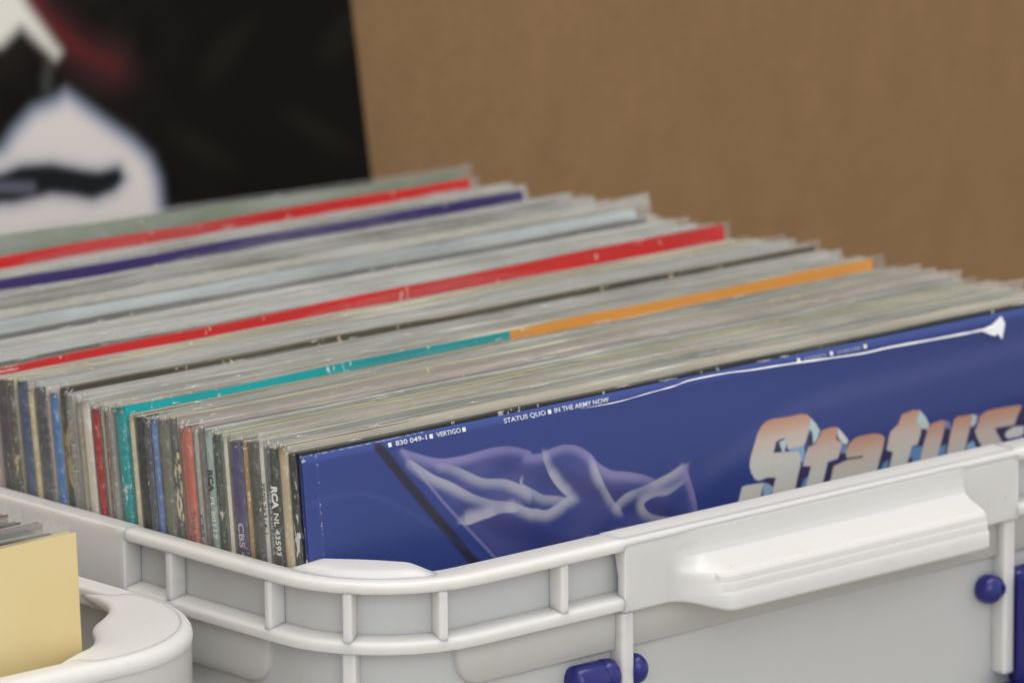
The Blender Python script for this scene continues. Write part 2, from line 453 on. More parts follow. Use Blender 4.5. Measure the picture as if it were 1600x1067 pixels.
def box_on(name, px, py, nx, ny, tw, o0, o1, z0, z1, mat, parent, bev=.5):
    """a box standing on the wall: centre (px,py) on the outline, normal n, width tw along the wall"""
    tx, ty = -ny, nx
    vs = []
    for s in (-tw/2, tw/2):
        for o in (o0, o1):
            for z in (z0, z1):
                vs.append((px-ccx+tx*s+nx*o, py-ccy+ty*s+ny*o, z+ZO))
    _, f = box_vf(0, 1, 0, 1, 0, 1)
    ob = mesh_obj(name, vs, f, mat, parent)
    bm = bmesh.new(); bm.from_mesh(ob.data); bmesh.ops.recalc_face_normals(bm, faces=bm.faces); bm.to_mesh(ob.data); bm.free()
    if bev: bevel(ob, bev, 2)
    return ob
def rib(px, py, nx, ny, w=2.8, z0=ZB+2.2, z1=ZR-3.6, o1=-.35):
    return box_on('rib', px, py, nx, ny, w, -RC+.1, o1, z0, z1, M_RIM, crate, .7)
def post(px, py, nx, ny, w=4.0):
    return box_on('post', px, py, nx, ny, w, -RC-.6, -1.4, -150, ZB+.4, M_RIM, crate, .7)
def arc_pt(cx, cy, deg): a = math.radians(deg); return cx+CR*math.cos(a), cy+CR*math.sin(a), math.cos(a), math.sin(a)
PX0, PX1 = 88.2, 251.2          # solid handle panel on the front, mirrored on the back
for y in (5.8, 51.2):
    rib(CX0, y, -1, 0); rib(CX0, CY0+CY1-y, -1, 0); rib(CX1, y, 1, 0); rib(CX1, CY0+CY1-y, 1, 0)
for x in (13.6, 62.8):
    rib(x if x > 20 else 27.5, CY0, 0, -1) if x > 20 else None
    if x > 20: rib(ccx*2-x, CY0, 0, -1); rib(x, CY1, 0, 1); rib(ccx*2-x, CY1, 0, 1)
for cx, cy, a0 in ((CX0+CR, CY0+CR, 180), (CX1-CR, CY0+CR, 270), (CX1-CR, CY1-CR, 0), (CX0+CR, CY1-CR, 90)):
    for a in ((33, 73) if a0 in (180, 0) else (17, 57)):
        rib(*arc_pt(cx, cy, a0+a))
    post(*arc_pt(cx, cy, a0+(33 if a0 in (180, 0) else 57)))
# solid panels on front and back, left and right
for yy, ny in ((CY0, -1), (CY1, 1)):
    for x in (PX0, PX1):
        box_on('post', x, yy, 0, ny, 4.6, -RC-.6, -.9, -104, ZB-1.2, M_RIM, crate, .8)
for xx, nx in ((CX0, -1), (CX1, 1)):
    box_on('rim_panel', xx, ccy, nx, 0, 163, -6.4, .12, ZB-.3, ZR+.06, M_RIM, crate, .35)
# collar: the doubled upper part of the wall, a shallow raised panel on each side
def collar(x, y, nx, ny, w, z0, z1, r=9):
    tx, ty = -ny, nx
    pts = []
    for cx, cz, a0 in ((w/2-r, z0+r, 270), (w/2-.5, z1-.5, 0), (-w/2+.5, z1-.5, 90), (-w/2+r, z0+r, 180)):
        rr = r if cz < z1-1 else .5
        for i in range(7):
            a = math.radians(a0+15*i); pts.append((cx+rr*math.cos(a), cz+rr*math.sin(a)))
    vs = []
    for o, sh in ((-RC-.5, 0), (-RC+1.3, 0), (-RC+2.1, .8)):
        for s, z in pts:
            kx = 1-2*sh/w if True else 1
            zc = (z0+z1)/2; s2 = s*kx; z2 = zc+(z-zc)*(1-2*sh/(z1-z0))
            vs.append((x-ccx+tx*s2+nx*o, y-ccy+ty*s2+ny*o, z2+ZO))
    m = len(pts); fs = [tuple(range(m)), tuple(range(2*m, 3*m))]
    for a in (0, m):
        for i in range(m): fs.append((a+i, a+(i+1) % m, a+m+(i+1) % m, a+m+i))
    o = mesh_obj('wall_collar', vs, fs, M_COLLAR, crate, True)
    bm = bmesh.new(); bm.from_mesh(o.data); bmesh.ops.recalc_face_normals(bm, faces=bm.faces); bm.to_mesh(o.data); bm.free()
    smooth_by_angle(o, 50)
for yy, ny in ((CY0, -1), (CY1, 1)): collar(ccx, yy, 0, ny, 290, -66.5, ZB-.4)
for xx, nx in ((CX0, -1), (CX1, 1)): collar(xx, ccy-4, nx, 0, 276, -69.0, ZB-.4)
# corner lugs: low shelves on the inner side of the rim corners
def lug(parent, cpath, wfun, prof, mat):
    def sf(t, o, z):
        e = sm(0, .2, np.array(t))*sm(1, .78, np.array(t)); e = float(e)
        zb = prof[0][1]
        return wfun(t, o), zb+(z-zb)*max(e, .02)
    o = sweep('corner_lug', cpath, prof, mat, parent, False, True, sf); smooth_by_angle(o, 50); return o
for cx, cy, a0, sx, sy in ((CX0+CR, CY0+CR, 180, 1, 1), (CX1-CR, CY0+CR, 270, 1, 1), (CX1-CR, CY1-CR, 0, 1, 1), (CX0+CR, CY1-CR, 90, 1, 1)):
    cp = []
    for i in range(33):
        a = math.radians(a0-8+88*i/32); cp.append((cx+CR*math.cos(a)-ccx, cy+CR*math.sin(a)-ccy, math.cos(a), math.sin(a)))
    prof = rounded(zz([(-16, ZR-.6), (-16, ZR+2.0), (-14.5, ZR+2.4), (-6.5, ZR+1.9), (-5, ZR+.9), (-3.6, ZR-.6)]), .8)
    prof[0] = (prof[0][0], ZR-.6+ZO)
    lug(crate, cp, lambda t, o: o if o > -9 else -7.2-(-o)*.7*math.sin(math.pi*t)**.8, prof, M_RIM)
# handle: an outward flaring grip shelf
def handle(side):
    yy, s = (CY0, -1) if side == 0 else (CY1, 1)
    flare = [(-11.2, -33), (-10.7, -32.1), (-2.2, -32.1), (-.7, -32.6), (.3, -34.2), (.4, -36.2), (.7, -38.8), (1.8, -41.0), (4.6, -42.9), (8.2, -44.2), (10.6, -45.3), (11.6, -46.6), (11.75, -48.3), (12.2, -48.9), (12.45, -51.1), (12.9, -51.7), (13.1, -52.5),
             (13.1, -56.2), (12.4, -57.0), (11.4, -56.6), (9.8, -51), (6.0, -47.5), (1, -46), (-3, -45.5), (-4.5, -37), (-11.2, -37)]
    flat = [(-11.2, -33), (-10.7, -32.1), (-2.2, -32.1), (-.7, -32.6), (0, -34.2), (.1, -36.2), (.12, -38.8), (.12, -41.0), (.12, -43.0), (.12, -44.3), (.12, -45.4), (.12, -46.6), (.12, -48.3), (.12, -48.9), (.12, -51.1), (.12, -51.7), (.12, -52.5),
            (.08, -53.6), (-.2, -54.2), (-.8, -54.2), (-3, -54.2), (-3, -50), (-3, -47), (-3, -44), (-4.5, -37), (-11.2, -37)]
    verts = []; faces = []
    m = len(flare)
    xs_ = [PX0-2.2, PX0-1.6, PX0-.6, PX0+2, 94] + [97+(22*i/22) for i in range(23)] + [119+i*(106)/10 for i in range(1, 11)] + [226.2, 227.2, 228, 228.7, 229.2, 229.6, 230.0, 231, 236, PX1+.6, PX1+1.6, PX1+2.2]
    for x in xs_:
        e = float(sm(103, 119, np.array(x)))*(1-float(sm(226.8, 230.4, np.array(x))))
        ez = float(sm(106, 119, np.array(x)))*(1-float(sm(227.5, 230.2, np.array(x))))
        edge = 0
        for (o, z), (o2, z2) in zip(flare, flat):
            oo = o*e+o2*(1-e); z3 = z*ez+z2*(1-ez)
            verts.append((x-ccx, yy-ccy+s*(oo-(edge if oo > -2 else 0)), z3+ZO))
    for i in range(len(xs_)-1):
        a = i*m; b = a+m
        for j in range(m): faces.append((a+j, b+j, b+(j+1) % m, a+(j+1) % m))
    faces.append(tuple(range(m))); faces.append(tuple(range((len(xs_)-1)*m, len(xs_)*m))[::-1])
    o = mesh_obj('handle', verts, faces, M_RIM, crate, True)
    bm = bmesh.new(); bm.from_mesh(o.data); bmesh.ops.recalc_face_normals(bm, faces=bm.faces); bm.to_mesh(o.data); bm.free()
    smooth_by_angle(o, 21)
handle(0); handle(1)
# blue latches with pivot pins through the posts
k = NT('blue_plastic')
col = k.mixc(k.noise(60, 3), lin((22, 22, 98)), lin((30, 32, 118)))
p = k.principled(col, .32); k.bump(p, k.noise(120, 3), .2); M_BLUE = k.m
def lathe_x(name, prof, cx, cy, cz, mat, parent, seg=24):
    vs = []; fs = []; m = len(prof)
    for i in range(seg):
        a = 2*math.pi*i/seg
        for x, r in prof: vs.append((cx+x, cy+r*math.cos(a), cz+r*math.sin(a)))
    for i in range(seg):
        a = i*m; b = ((i+1) % seg)*m
        for j in range(m-1): fs.append((a+j, b+j, b+j+1, a+j+1))
    o = mesh_obj(name, vs, fs, mat, parent, True)
    bm = bmesh.new(); bm.from_mesh(o.data); bmesh.ops.remove_doubles(bm, verts=bm.verts, dist=1e-6); bmesh.ops.recalc_face_normals(bm, faces=bm.faces); bm.to_mesh(o.data); bm.free()
    smooth_by_angle(o, 50); return o
for yy, ny in ((CY0, -1), (CY1, 1)):
    for x, s in ((PX0, -1), (PX1, 1)):       # s: side the latch body is on
        cy = yy-ccy+ny*(-4.2); cz = -76.2+ZO
        if s < 0: cz = -73.2+ZO
        cxx = x-ccx
        # latch plate with its knuckle
        a, b = sorted((cxx+s*4, cxx+s*25))
        lat = thing('latch', '', '', (0, 0, 0)); del lat['label'], lat['category']; lat.parent = crate
        kn = lathe_x('knuckle', [(0, 0), (0, 3.6), (1.2, 4.9), (4.4, 5.1), (5.2, 4.6), (6.0, 5.1), (16.4, 5.1), (19.0, 4.4), (20.4, 2.6), (20.6, 0)] if s > 0 else
                     [(-17.6, 0), (-17.4, 3.0), (-16.4, 4.5), (-15.2, 5.1), (-6.0, 5.1), (-5.0, 4.6), (-4.2, 5.1), (-1.2, 4.9), (0, 3.6), (0, 0)], cxx+s*3.2, cy, cz, M_BLUE, lat)
        v, f = box_vf(min(cxx+s*5, cxx+s*22), max(cxx+s*5, cxx+s*22), cy-2.4, cy+2.4, cz-32, cz-2)
        pl = mesh_obj('plate', v, f, M_BLUE, lat); bevel(pl, 1.2, 3)
        if s > 0:
            v, f = box_vf(cxx+2.7, cxx+24, cy+ny*5.4-3.3, cy+ny*5.4+3.3, cz-34, cz+4)
            pl = mesh_obj('grip', v, f, M_BLUE, lat); bevel(pl, 1.6, 3)
        v, f = box_vf(min(cxx-s*7, cxx+s*24), max(cxx-s*7, cxx+s*24), cy+ny*3.2-3.4, cy+ny*3.2+3.4, cz-40, cz-30.8)
        pl = mesh_obj('foot', v, f, M_BLUE, lat); bevel(pl, 2.2, 3)
        # inner stub of the pin, on the handle side of the post
        lathe_x('pin', [(0, 3.2), (1.0, 3.2), (1.8, 4.2), (3.0, 4.7), (4.8, 4.4), (6.2, 3.2), (7.0, 1.5), (7.2, 0)] if s < 0 else [(-8.8, 0), (-8.6, 1.6), (-7.6, 3.3), (-5.9, 4.4), (-4.0, 4.8), (-2.6, 4.3), (-1.8, 3.4), (0, 3.4)],
                cxx-s*1.9, cy, cz, M_BLUE, lat)

# ---- the second crate, at the left
SX1, SY0, SR, SZ = -23.6, -8.0, 50.0, -44.6
SX0, SY1 = SX1-372, SY0+300
scx, scy = (SX0+SX1)/2, (SY0+SY1)/2
crate2 = thing('storage_crate', 'smaller milky white crate with a smooth rounded rim, cream card record in front, lower left', 'crate', (scx*MM, scy*MM, -.333))
path2 = [(x-scx, y-scy, nx, ny) for x, y, nx, ny in crate_path(SX0, SX1, SY0, SY1, SR, 14)]
lip2 = rounded(zz([(-9, SZ), (-2.5, SZ+.1), (-.8, SZ-1.0), (0, SZ-2.6), (0, SZ-5), (-1.0, SZ-5.8), (-9, SZ-5.8)]), 1.0, 3)
smooth_by_angle(sweep('rim_lip', path2, lip2, M_RIM2, crate2), 60)
sk = zz([(-.3, SZ-5.0), (-.6, SZ-62), (-1.6, SZ-62), (-1.6, SZ-5.0)])
smooth_by_angle(sweep('rim_skirt', path2, sk, M_WALL2, crate2), 50)
bd2 = zz([(-1.8, SZ-2), (-2.0, -331), (-3.2, -331), (-3.0, SZ-2)])
smooth_by_angle(sweep('wall', path2, bd2, M_WALL2, crate2), 50)
inner = [(x+nx*-3.1, y+ny*-3.1) for x, y, nx, ny in path2]; n = len(inner)
mesh_obj('floor_panel', [(x, y, 1) for x, y in inner]+[(x, y, 3.2) for x, y in inner],
         [tuple(range(n))[::-1], tuple(range(n, 2*n))]+[(i, (i+1) % n, n+(i+1) % n, n+i) for i in range(n)], M_WALL2, crate2)
for cx, cy, a0 in ((SX0+SR, SY0+SR, 180), (SX1-SR, SY0+SR, 270), (SX1-SR, SY1-SR, 0), (SX0+SR, SY1-SR, 90)):
    cp = []
    for i in range(41):
        a = math.radians(a0-38+166*i/40)
        aa = min(max(a, math.radians(a0)), math.radians(a0+90)); ex = (a-aa)*SR
        cp.append((cx+SR*math.cos(aa)-math.sin(aa)*ex-scx, cy+SR*math.sin(aa)+math.cos(aa)*ex-scy, math.cos(aa), math.sin(aa)))
    prof = rounded(zz([(-15, SZ-3.2), (-15, SZ-.4), (-12, SZ+.35), (-6, SZ+.35), (-3, SZ+.2), (-1.8, SZ-3.2)]), .9)
    prof[0] = (prof[0][0], SZ-3.2+ZO)
    lug(crate2, cp, lambda t, o: o if o > -9 else -8.0-(-o)*1.35*math.sin(math.pi*t)**2, prof, M_RIM2)

# ------------------------------------------------------------------ records
H = 315.0
def jacket(t, mats, parent, wob=0.0, seed=0):
    """card sleeve: boards with a slightly hollow open top, faces: 0 print, 1 board edge"""
    nx = 22; verts = []; faces = []; mi = []
    r = random.Random(seed)
    ph = r.random()*6; am = wob
    for i in range(nx+1):
        x = -157.5+315*i/nx
        dy = am*math.sin(ph+i*.45)*math.sin(math.pi*i/nx)
        dz = .25*math.sin(ph*2+i*.9)+r.uniform(-.12, .12)
        hol = .5*math.sin(math.pi*i/nx)
        verts += [(x, -t/2, 0), (x, -t/2+dy, H-12), (x, -t/2+dy, H+dz), (x, -t/2+.55+dy, H+dz-.05), (x, -t/2+.7+dy, H+dz-hol-.4),
                  (x, t/2-.7+dy, H-hol-.4), (x, t/2-.55+dy, H+dz*.5), (x, t/2+dy, H+dz*.5-.05), (x, t/2+dy, H-12), (x, t/2, 0)]
    m = 10
    mm = [0, 0, 1, 1, 2, 1, 1, 0, 0]
    for i in range(nx):
        a = i*m; b = a+m
        for j in range(m-1): faces.append((a+j, b+j, b+j+1, a+j+1)); mi.append(mm[j])
        faces.append((a+m-1, b+m-1, b, a)); mi.append(1)
    faces.append(tuple(range(m))); mi.append(0)
    faces.append(tuple(range(nx*m, nx*m+m))[::-1]); mi.append(1)
    return mesh_obj('jacket', verts, faces, mats, parent, False, mi)
def spine(t, mat, parent, seed=0, bulge=.45):
    nz = 30; prof = [(-t/2, 0), (-t/2*.9, bulge*.5), (-t/2*.5, bulge*.92), (0, bulge), (t/2*.5, bulge*.92), (t/2*.9, bulge*.5), (t/2, 0)]
    r = random.Random(seed); verts = []; faces = []
    zs_ = [0, 60, 120, 180, 220]+[240+75*i/24 for i in range(25)]
    for q, z in enumerate(zs_):
        b = .16*r.uniform(-1, 1) if z > 230 else 0
        sh = .95 if q == len(zs_)-1 else 1
        for y, o in prof: verts.append((-157.6-o*sh-.02-b*.3*(1 if o > .3 else 0), y*sh, z if z < 314 else 314.6))
    m = len(prof)
    for i in range(len(zs_)-1):
        for j in range(m-1): faces.append((i*m+j, (i+1)*m+j, (i+1)*m+j+1, i*m+j+1))
    faces.append(tuple(range((len(zs_)-1)*m, len(zs_)*m)))
    return mesh_obj('spine', verts, faces, mat, parent, True)
def film(t, mat, parent, seed, top=5.0, ext=8.0, rough=.6, front_flat=False):
    """thin clear outer sleeve folded round the left side, open at the top"""
    r = random.Random(seed)
    o = t/2+.2
    pts = []
    nxs = 26
    for i in range(nxs+1): pts.append((157.5+ext-(315+ext)*i/nxs, -o, 0))
    pts += [(-158.2, -o*.8, 1), (-158.75, -o*.4, 1), (-158.9, 0, 1), (-158.75, o*.4, 1), (-158.2, o*.8, 1)]
    for i in range(nxs+1): pts.append((-157.5+(315+ext)*i/nxs, o, 2))
    zs_ = [0, 150, 250, 285, 300, 308, 313, 315.6, 317.6, 319.6]
    p1, p2, p3 = r.random()*10, r.random()*10, r.random()*10
    verts = []; faces = []
    for q, z in enumerate(zs_):
        for i, (x, y, side) in enumerate(pts):
            g = max(0, z-311)/8.6
            z2 = z if z < 314 else 314+(z-314)*top/5.6
            hz = 1+.28*noise.noise(Vector((x*.02+p1, side*3+p2, p3)))+.12*noise.noise(Vector((x*.11+p1, p2, side)))
            if z > 314: z2 = 314+(z2-314)*hz
            w = noise.noise(Vector((x*.045+p2, p1+side*4, z*.05)))*1.2*rough*g+noise.noise(Vector((x*.16, p3+side*4, z*.2)))*.5*rough*g
            lean = (1 if side == 0 else -1 if side == 2 else 0)*g*t*.28
            xx = x
            if x > 157.5: 
                u = (x-157.5)/ext
                y2 = y*(1-.75*u); xx = x+noise.noise(Vector((z*.08+p1, p2, 0)))*1.5*u
                w += noise.noise(Vector((z*.03+p3, p1, 1)))*1.0*u
            else: y2 = y
            if side == 1:
                # crumpled corner where the fold ends above the jacket
                xx = x-.25+noise.noise(Vector((z*.35+p1, y*.8, p2)))*.8*g*rough+g*.8
                w = noise.noise(Vector((z*.3, y, p3)))*.8*g
            verts.append((xx, y2+lean+w*.7, z2))
    m = len(pts)
    for q in range(len(zs_)-1):
        for i in range(m-1): faces.append((q*m+i, q*m+i+1, (q+1)*m+i+1, (q+1)*m+i))
    return mesh_obj('plastic_sleeve', verts, faces, mat, parent, True)
CRK = mat_film('glint_crinkle_film', .28, (.90, .90, .89), .10, .3, 200, 5.0, 1.0)  # paler and glossier than the sleeves, to read as glints
def glint_crinkle(t, parent, seed, n, corner):  # crumpled film at the corners, plus small ridges added as glints
    r = random.Random(seed*7+1); vs = []; fs = []
    spots = []
    for q in range(n):
        x = -157.5+315*r.random()**1.0; spots.append((x, -t/2-.35 if r.random() < .6 else 0, H+r.uniform(.3, 2.2), r.uniform(2, 8), 1, .0))
    if corner:
        for q in range(7): spots.append((-158.6+r.uniform(-.2, 1.6), r.uniform(-t/2, t/2), H+r.uniform(-2.2, 1.6), r.uniform(.5, 1.6), 0, r.uniform(-1, 1)))
    for x, y, z, ln, kind, tw in spots:
        b = len(vs); m = 6
        for i in range(m+1):
            u = i/m-.5; w = r.uniform(.18, .5)*(1-abs(u)*1.2)
            px = x+u*ln*(1 if kind else .5); py = y+(r.uniform(-.15, .15) if kind else u*ln*tw); pz = z+(r.uniform(-.15, .15) if kind else u*ln*(1-abs(tw)))
            vs += [(px, py, pz-w), (px-.05, py-.28*(1 if kind else .4)-.02, pz), (px+.05, py+.05, pz+w)]
        for i in range(m):
            a = b+i*3; fs += [(a, a+3, a+4, a+1), (a+1, a+4, a+5, a+2)]
    o = mesh_obj('sleeve_glint_crinkle', vs, fs, CRK, parent, True); o['kind'] = 'stuff'; return o
def spine_text(body, t, mat, parent, z_from_top, size, width=None, bold=0, yoff=0):
    o = text_mesh(body, size, mat, parent, 'spine_lettering', bold, 1.0, width)
    # local X -> -z, local Y -> -y, normal -> -x
    m = Matrix(((0, 0, -1, (-158.16)*MM), (0, -1, 0, (size*.36+yoff)*MM), (-1, 0, 0, (H-z_from_top)*MM), (0, 0, 0, 1)))
    o.matrix_local = m
    return o
BOARD = [(222, 218, 206), (214, 204, 172), (110, 106, 98), (216, 212, 204), (196, 192, 182), (176, 172, 164), (205, 198, 176), (150, 147, 140), (188, 190, 186), (170, 160, 140)]
def record(y, t, lean, dx, dz, spinec, frontc, top, label, name='record', group=None, wear=.25, s2=None, f2=None,
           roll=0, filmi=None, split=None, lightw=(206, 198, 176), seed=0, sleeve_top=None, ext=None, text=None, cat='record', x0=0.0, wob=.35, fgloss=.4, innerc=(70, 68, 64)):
    a = math.radians(lean)
    loc = ((x0+dx+157.5)*MM, (y+t/2-H*math.sin(a))*MM, (dz-H*math.cos(a))*MM)
    o = thing(name, label, cat, loc, (-a, math.radians(-roll), 0), group)
    fm = mat_print(frontc, wear*.6, f2, fgloss, seed % 7, split, lightw)
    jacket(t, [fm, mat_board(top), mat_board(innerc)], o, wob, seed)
    spine(t, mat_print(spinec, wear, s2, .38, seed % 7, None, lightw), o, seed)
    if filmi is None: filmi = rnd.choice([0, 1, 1, 2])
    if filmi >= 0:
        film(t, FILMS[filmi], o, seed, rnd.choice([rnd.uniform(.5, 1.5), rnd.uniform(1.2, 2.6), rnd.uniform(2.4, 3.8)]) if sleeve_top is None else sleeve_top, rnd.uniform(4, 10) if ext is None else ext)
    if filmi >= 0 and x0 == 0.0: glint_crinkle(t, o, seed, rnd.choice([1, 1, 2, 3, 4]), loc[1] > -1 and dz > -9)
    if text:
        for args in text: spine_text(args[0], t, ink(args[1]), o, *args[2:])
    return o

G1 = 'records standing upright in the large crate'
# boundary positions of the records seen from the left, front to back (mm behind the front cover)
YS = [3.1, 6.9, 11.5, 16.0, 18.0, 20.7, 25.7, 28.4, 34.7, 36.8, 40.7, 44.6, 47.1, 49.8, 54.1, 57.1, 61.1, 66.3, 69.7, 72.8, 79.1, 81.9, 87.2, 90.0, 92.9, 95.1, 99.2, 103.7,
      107.2, 109.7, 114.9, 119.1, 120.7, 127.2, 130.4, 136.0, 140.3, 146.5, 148.9, 153.5]
# make very thin gaps workable: keep at least 2.1 mm each
for i in range(1, len(YS)):
    if YS[i]-YS[i-1] < 2.3: YS[i] = YS[i-1]+2.3
W_ = (222, 220, 214); K_ = (30, 32, 30)
R = [ # spine colour, second spine colour, front colour, board colour, dz, wear, label, extras
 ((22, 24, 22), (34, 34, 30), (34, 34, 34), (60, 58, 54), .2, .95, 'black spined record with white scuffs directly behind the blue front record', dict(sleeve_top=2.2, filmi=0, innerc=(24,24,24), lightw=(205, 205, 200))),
 ((205, 192, 160), (150, 130, 100), (196, 188, 170), (206, 198, 184), .8, .5, 'cream and tan worn record, third from the front, pale streaky top edge', dict(sleeve_top=1.5, filmi=0)),
 ((30, 36, 32), (44, 50, 44), (120, 124, 116), (190, 182, 168), .3, .35, 'black spined record with bold white letters and a number down its spine', dict(text=[('RCA', (240, 240, 234), 11.4, 3.6, 6.6, .18, .2), ('NL 43593', (232, 232, 226), 19.2, 3.0, 12.4, .06, .1)])),
 ((84, 92, 94), (64, 70, 72), (150, 150, 146), (170, 166, 158), -.3, .2, 'thin grey spined record with faint pale lettering beside the white spine', dict(text=[('WB 56 610 THK 4', (176, 186, 190), 13, 1.7, 19, .02)])),
 ((208, 204, 194), (190, 186, 176), (164, 168, 160), (200, 196, 186), .9, .05, 'thin white spined record with a black catalogue number', dict(text=[('7500 26314-1', (40, 38, 38), 12.5, 2.2, 15, .02)])),
 ((74, 74, 66), (56, 56, 50), (78, 92, 88), (160, 160, 150), .6, .2, 'dark olive grey spined record between the white and the frayed tan spines', {}),
 ((178, 146, 98), (160, 124, 80), (130, 140, 134), (196, 170, 120), .2, .9, 'thin tan record with a frayed spine behind the dark olive one', dict(lightw=(210, 190, 150))),
 ((74, 62, 112), (60, 52, 92), (104, 118, 112), (186, 180, 160), .7, .15, 'purple spined record with pale letters down its spine', dict(text=[('CBS 460', (196, 186, 200), 24.4, 3.4, 15, .08)])),
 ((214, 206, 188), (200, 190, 168), (172, 168, 148), (206, 196, 160), 1.0, .1, 'thin cream record directly behind the purple spined one', {}),
 ((60, 72, 62), (44, 52, 46), (120, 134, 128), (190, 178, 140), .2, 1.0, 'dark green record with cream patches worn through its spine', dict(lightw=(200, 192, 160))),
 ((158, 178, 172), (140, 160, 156), (160, 168, 162), (196, 194, 186), .6, .25, 'pale green grey record with bold black letters near the top of its spine', dict(text=[('RCA', (34, 36, 38), 12, 3.0, 6.6, .16), ('PL 80117', (226, 228, 220), 20, 2.4, 12.5, .04)])),
 ((110, 112, 112), (88, 90, 92), (150, 142, 140), (180, 176, 170), .4, .2, 'thin mid grey record behind the pale green spined one', {}),
 ((176, 174, 160), (150, 146, 134), (176, 150, 146), (200, 188, 180), .5, .1, 'thin pale record with small black letters next to the orange spine', dict(text=[('CBS 450', (50, 46, 44), 25, 2.2, 14, .03)])),
 ((206, 92, 58), (196, 84, 52), (168, 158, 150), (196, 180, 168), .9, .1, 'bright orange spined record, nearer of the two orange ones', dict(text=[('THE VERY BEST', (110, 44, 36), 25, 2.2, 22, .03)])),
 ((190, 84, 56), (170, 76, 54), (156, 160, 154), (180, 176, 168), .3, .15, 'duller orange spined record, farther of the two orange ones', {}),
 ((40, 38, 34), (54, 50, 44), (166, 158, 150), (196, 186, 150), .8, 1.0, 'black record with a badly worn yellowish top of its spine', dict(lightw=(206, 196, 150))),
 ((112, 116, 98), (90, 94, 84), (158, 150, 142), (186, 180, 172), .3, .1, 'olive green spined record between the worn black and the light blue ones', {}),
 ((104, 130, 180), (92, 116, 168), (140, 150, 150), (176, 176, 170), .5, .3, 'light blue spined record with faint white specks', {}),
 ((70, 74, 96), (60, 62, 80), (170, 152, 146), (190, 180, 172), -.2, .15, 'dark blue grey record directly behind the light blue spined one', {}),
 ((56, 58, 64), (44, 46, 56), (150, 154, 144), (180, 178, 168), .4, .15, 'thick charcoal record with a shiny crumpled plastic corner', dict(f2=(120, 124, 120))),
 ((214, 206, 176), (200, 190, 160), (160, 148, 128), (186, 170, 140), .2, .05, 'cream record directly in front of the teal spined one', {}),
 ((24, 156, 158), (28, 134, 138), (24, 164, 168), (186, 184, 168), 1.3, .65, 'teal spined record whose front is half teal and half orange', dict(f2=(30, 140, 146), split=(-4, (214, 146, 66)), filmi=0, sleeve_top=1.5, lightw=(214, 220, 210), roll=.2)),
 ((140, 136, 126), (122, 118, 108), (170, 166, 158), (190, 186, 180), .3, .2, 'grey record directly behind the teal spined one', {}),
 ((122, 96, 78), (104, 80, 66), (160, 158, 150), (186, 182, 174), .2, .2, 'brown spined record behind the teal spined one', {}),
 ((214, 206, 182), (198, 190, 166), (176, 172, 160), (200, 196, 184), .4, .1, 'thin cream record directly in front of the red spined one', {}),
 ((176, 38, 42), (160, 34, 40), (168, 164, 158), (190, 186, 180), .0, .3, 'red spined record halfway along the row of spines', dict(lightw=(214, 170, 160))),
 ((220, 214, 200), (206, 200, 184), (170, 170, 162), (200, 196, 186), .5, .1, 'white spined record directly behind the red spined one', {}),
 ((188, 176, 152), (170, 158, 134), (168, 164, 156), (188, 184, 174), .3, .1, 'beige spined record behind the white one', {}),
 ((128, 118, 104), (110, 100, 88), (174, 170, 162), (176, 170, 160), .2, .2, 'thin grey brown record in front of the speckled dark one', {}),
 ((84, 82, 76), (66, 64, 60), (78, 70, 56), (120, 104, 84), 1.3, 1.3, 'dark record with a long brown speckled top edge', dict(f2=(50, 46, 40), lightw=(176, 160, 124), sleeve_top=2.8, filmi=0)),
 ((60, 120, 182), (48, 104, 164), (176, 172, 164), (190, 186, 178), .3, .4, 'bright blue spined record towards the back', dict(lightw=(180, 196, 206))),
 ((206, 180, 160), (190, 160, 140), (182, 178, 170), (194, 190, 182), .2, .1, 'thin pinkish cream record behind the bright blue spined one', {}),
 ((52, 46, 62), (44, 40, 52), (180, 178, 172), (190, 188, 182), .2, .15, 'dark aubergine spined record between two cream ones', {}),
 ((208, 194, 156), (190, 176, 138), (186, 182, 170), (200, 194, 176), .4, .1, 'cream record between the aubergine and the slate blue ones', {}),
 ((84, 104, 142), (76, 92, 124), (180, 178, 172), (190, 188, 180), .2, .2, 'slate blue spined record near the far end of the visible spines', {}),
 ((84, 80, 70), (66, 64, 58), (190, 182, 156), (206, 196, 164), .9, .75, 'dark record with a cream speckled spine beside the slate blue one', dict(lightw=(200, 190, 150))),
 ((74, 76, 84), (62, 64, 72), (200, 190, 158), (206, 196, 160), 1.4, .2, 'charcoal spined record with a cream line along its top', {}),
 ((190, 150, 144), (170, 130, 126), (184, 178, 172), (190, 186, 180), .2, .1, 'thin pink record directly in front of the tall red one', {}),
 ((190, 34, 34), (176, 30, 32), (196, 36, 34), (196, 60, 54), 2.9, .6, 'red record standing taller than its neighbours, nearer of the two red bands', dict(sleeve_top=1.6, filmi=0, roll=.7, f2=(186, 32, 32), lightw=(220, 190, 180), ext=5)),
]
YS.append(YS[-1]+4.4)
for i, (s1, s2, fc, tc_, dz, wear, lab, ex) in enumerate(R):
    y0 = YS[i]; pitch = YS[i+1]-y0 if i+1 < len(YS) else 4.0
    if i in (19, 20, 37): dz = -.5; ex['sleeve_top'] = 1.2; ex['filmi'] = 0
    if i == 36: dz = .2; ex['sleeve_top'] = 1.2
    t = max(1.3, pitch-.62)
    lean = 5.0+2.2*(y0/150)
    record(y0, t, lean, -1.5+rnd.uniform(-.9, .9), (dz+.5 if i in (21, 29, 38) else dz*1.5-.2)+(0 if i in (21, 38) else rnd.uniform(-1.2, 1.2)), s1, fc, tc_, lab, wear=wear, s2=s2, seed=i+3, group=G1, **ex)
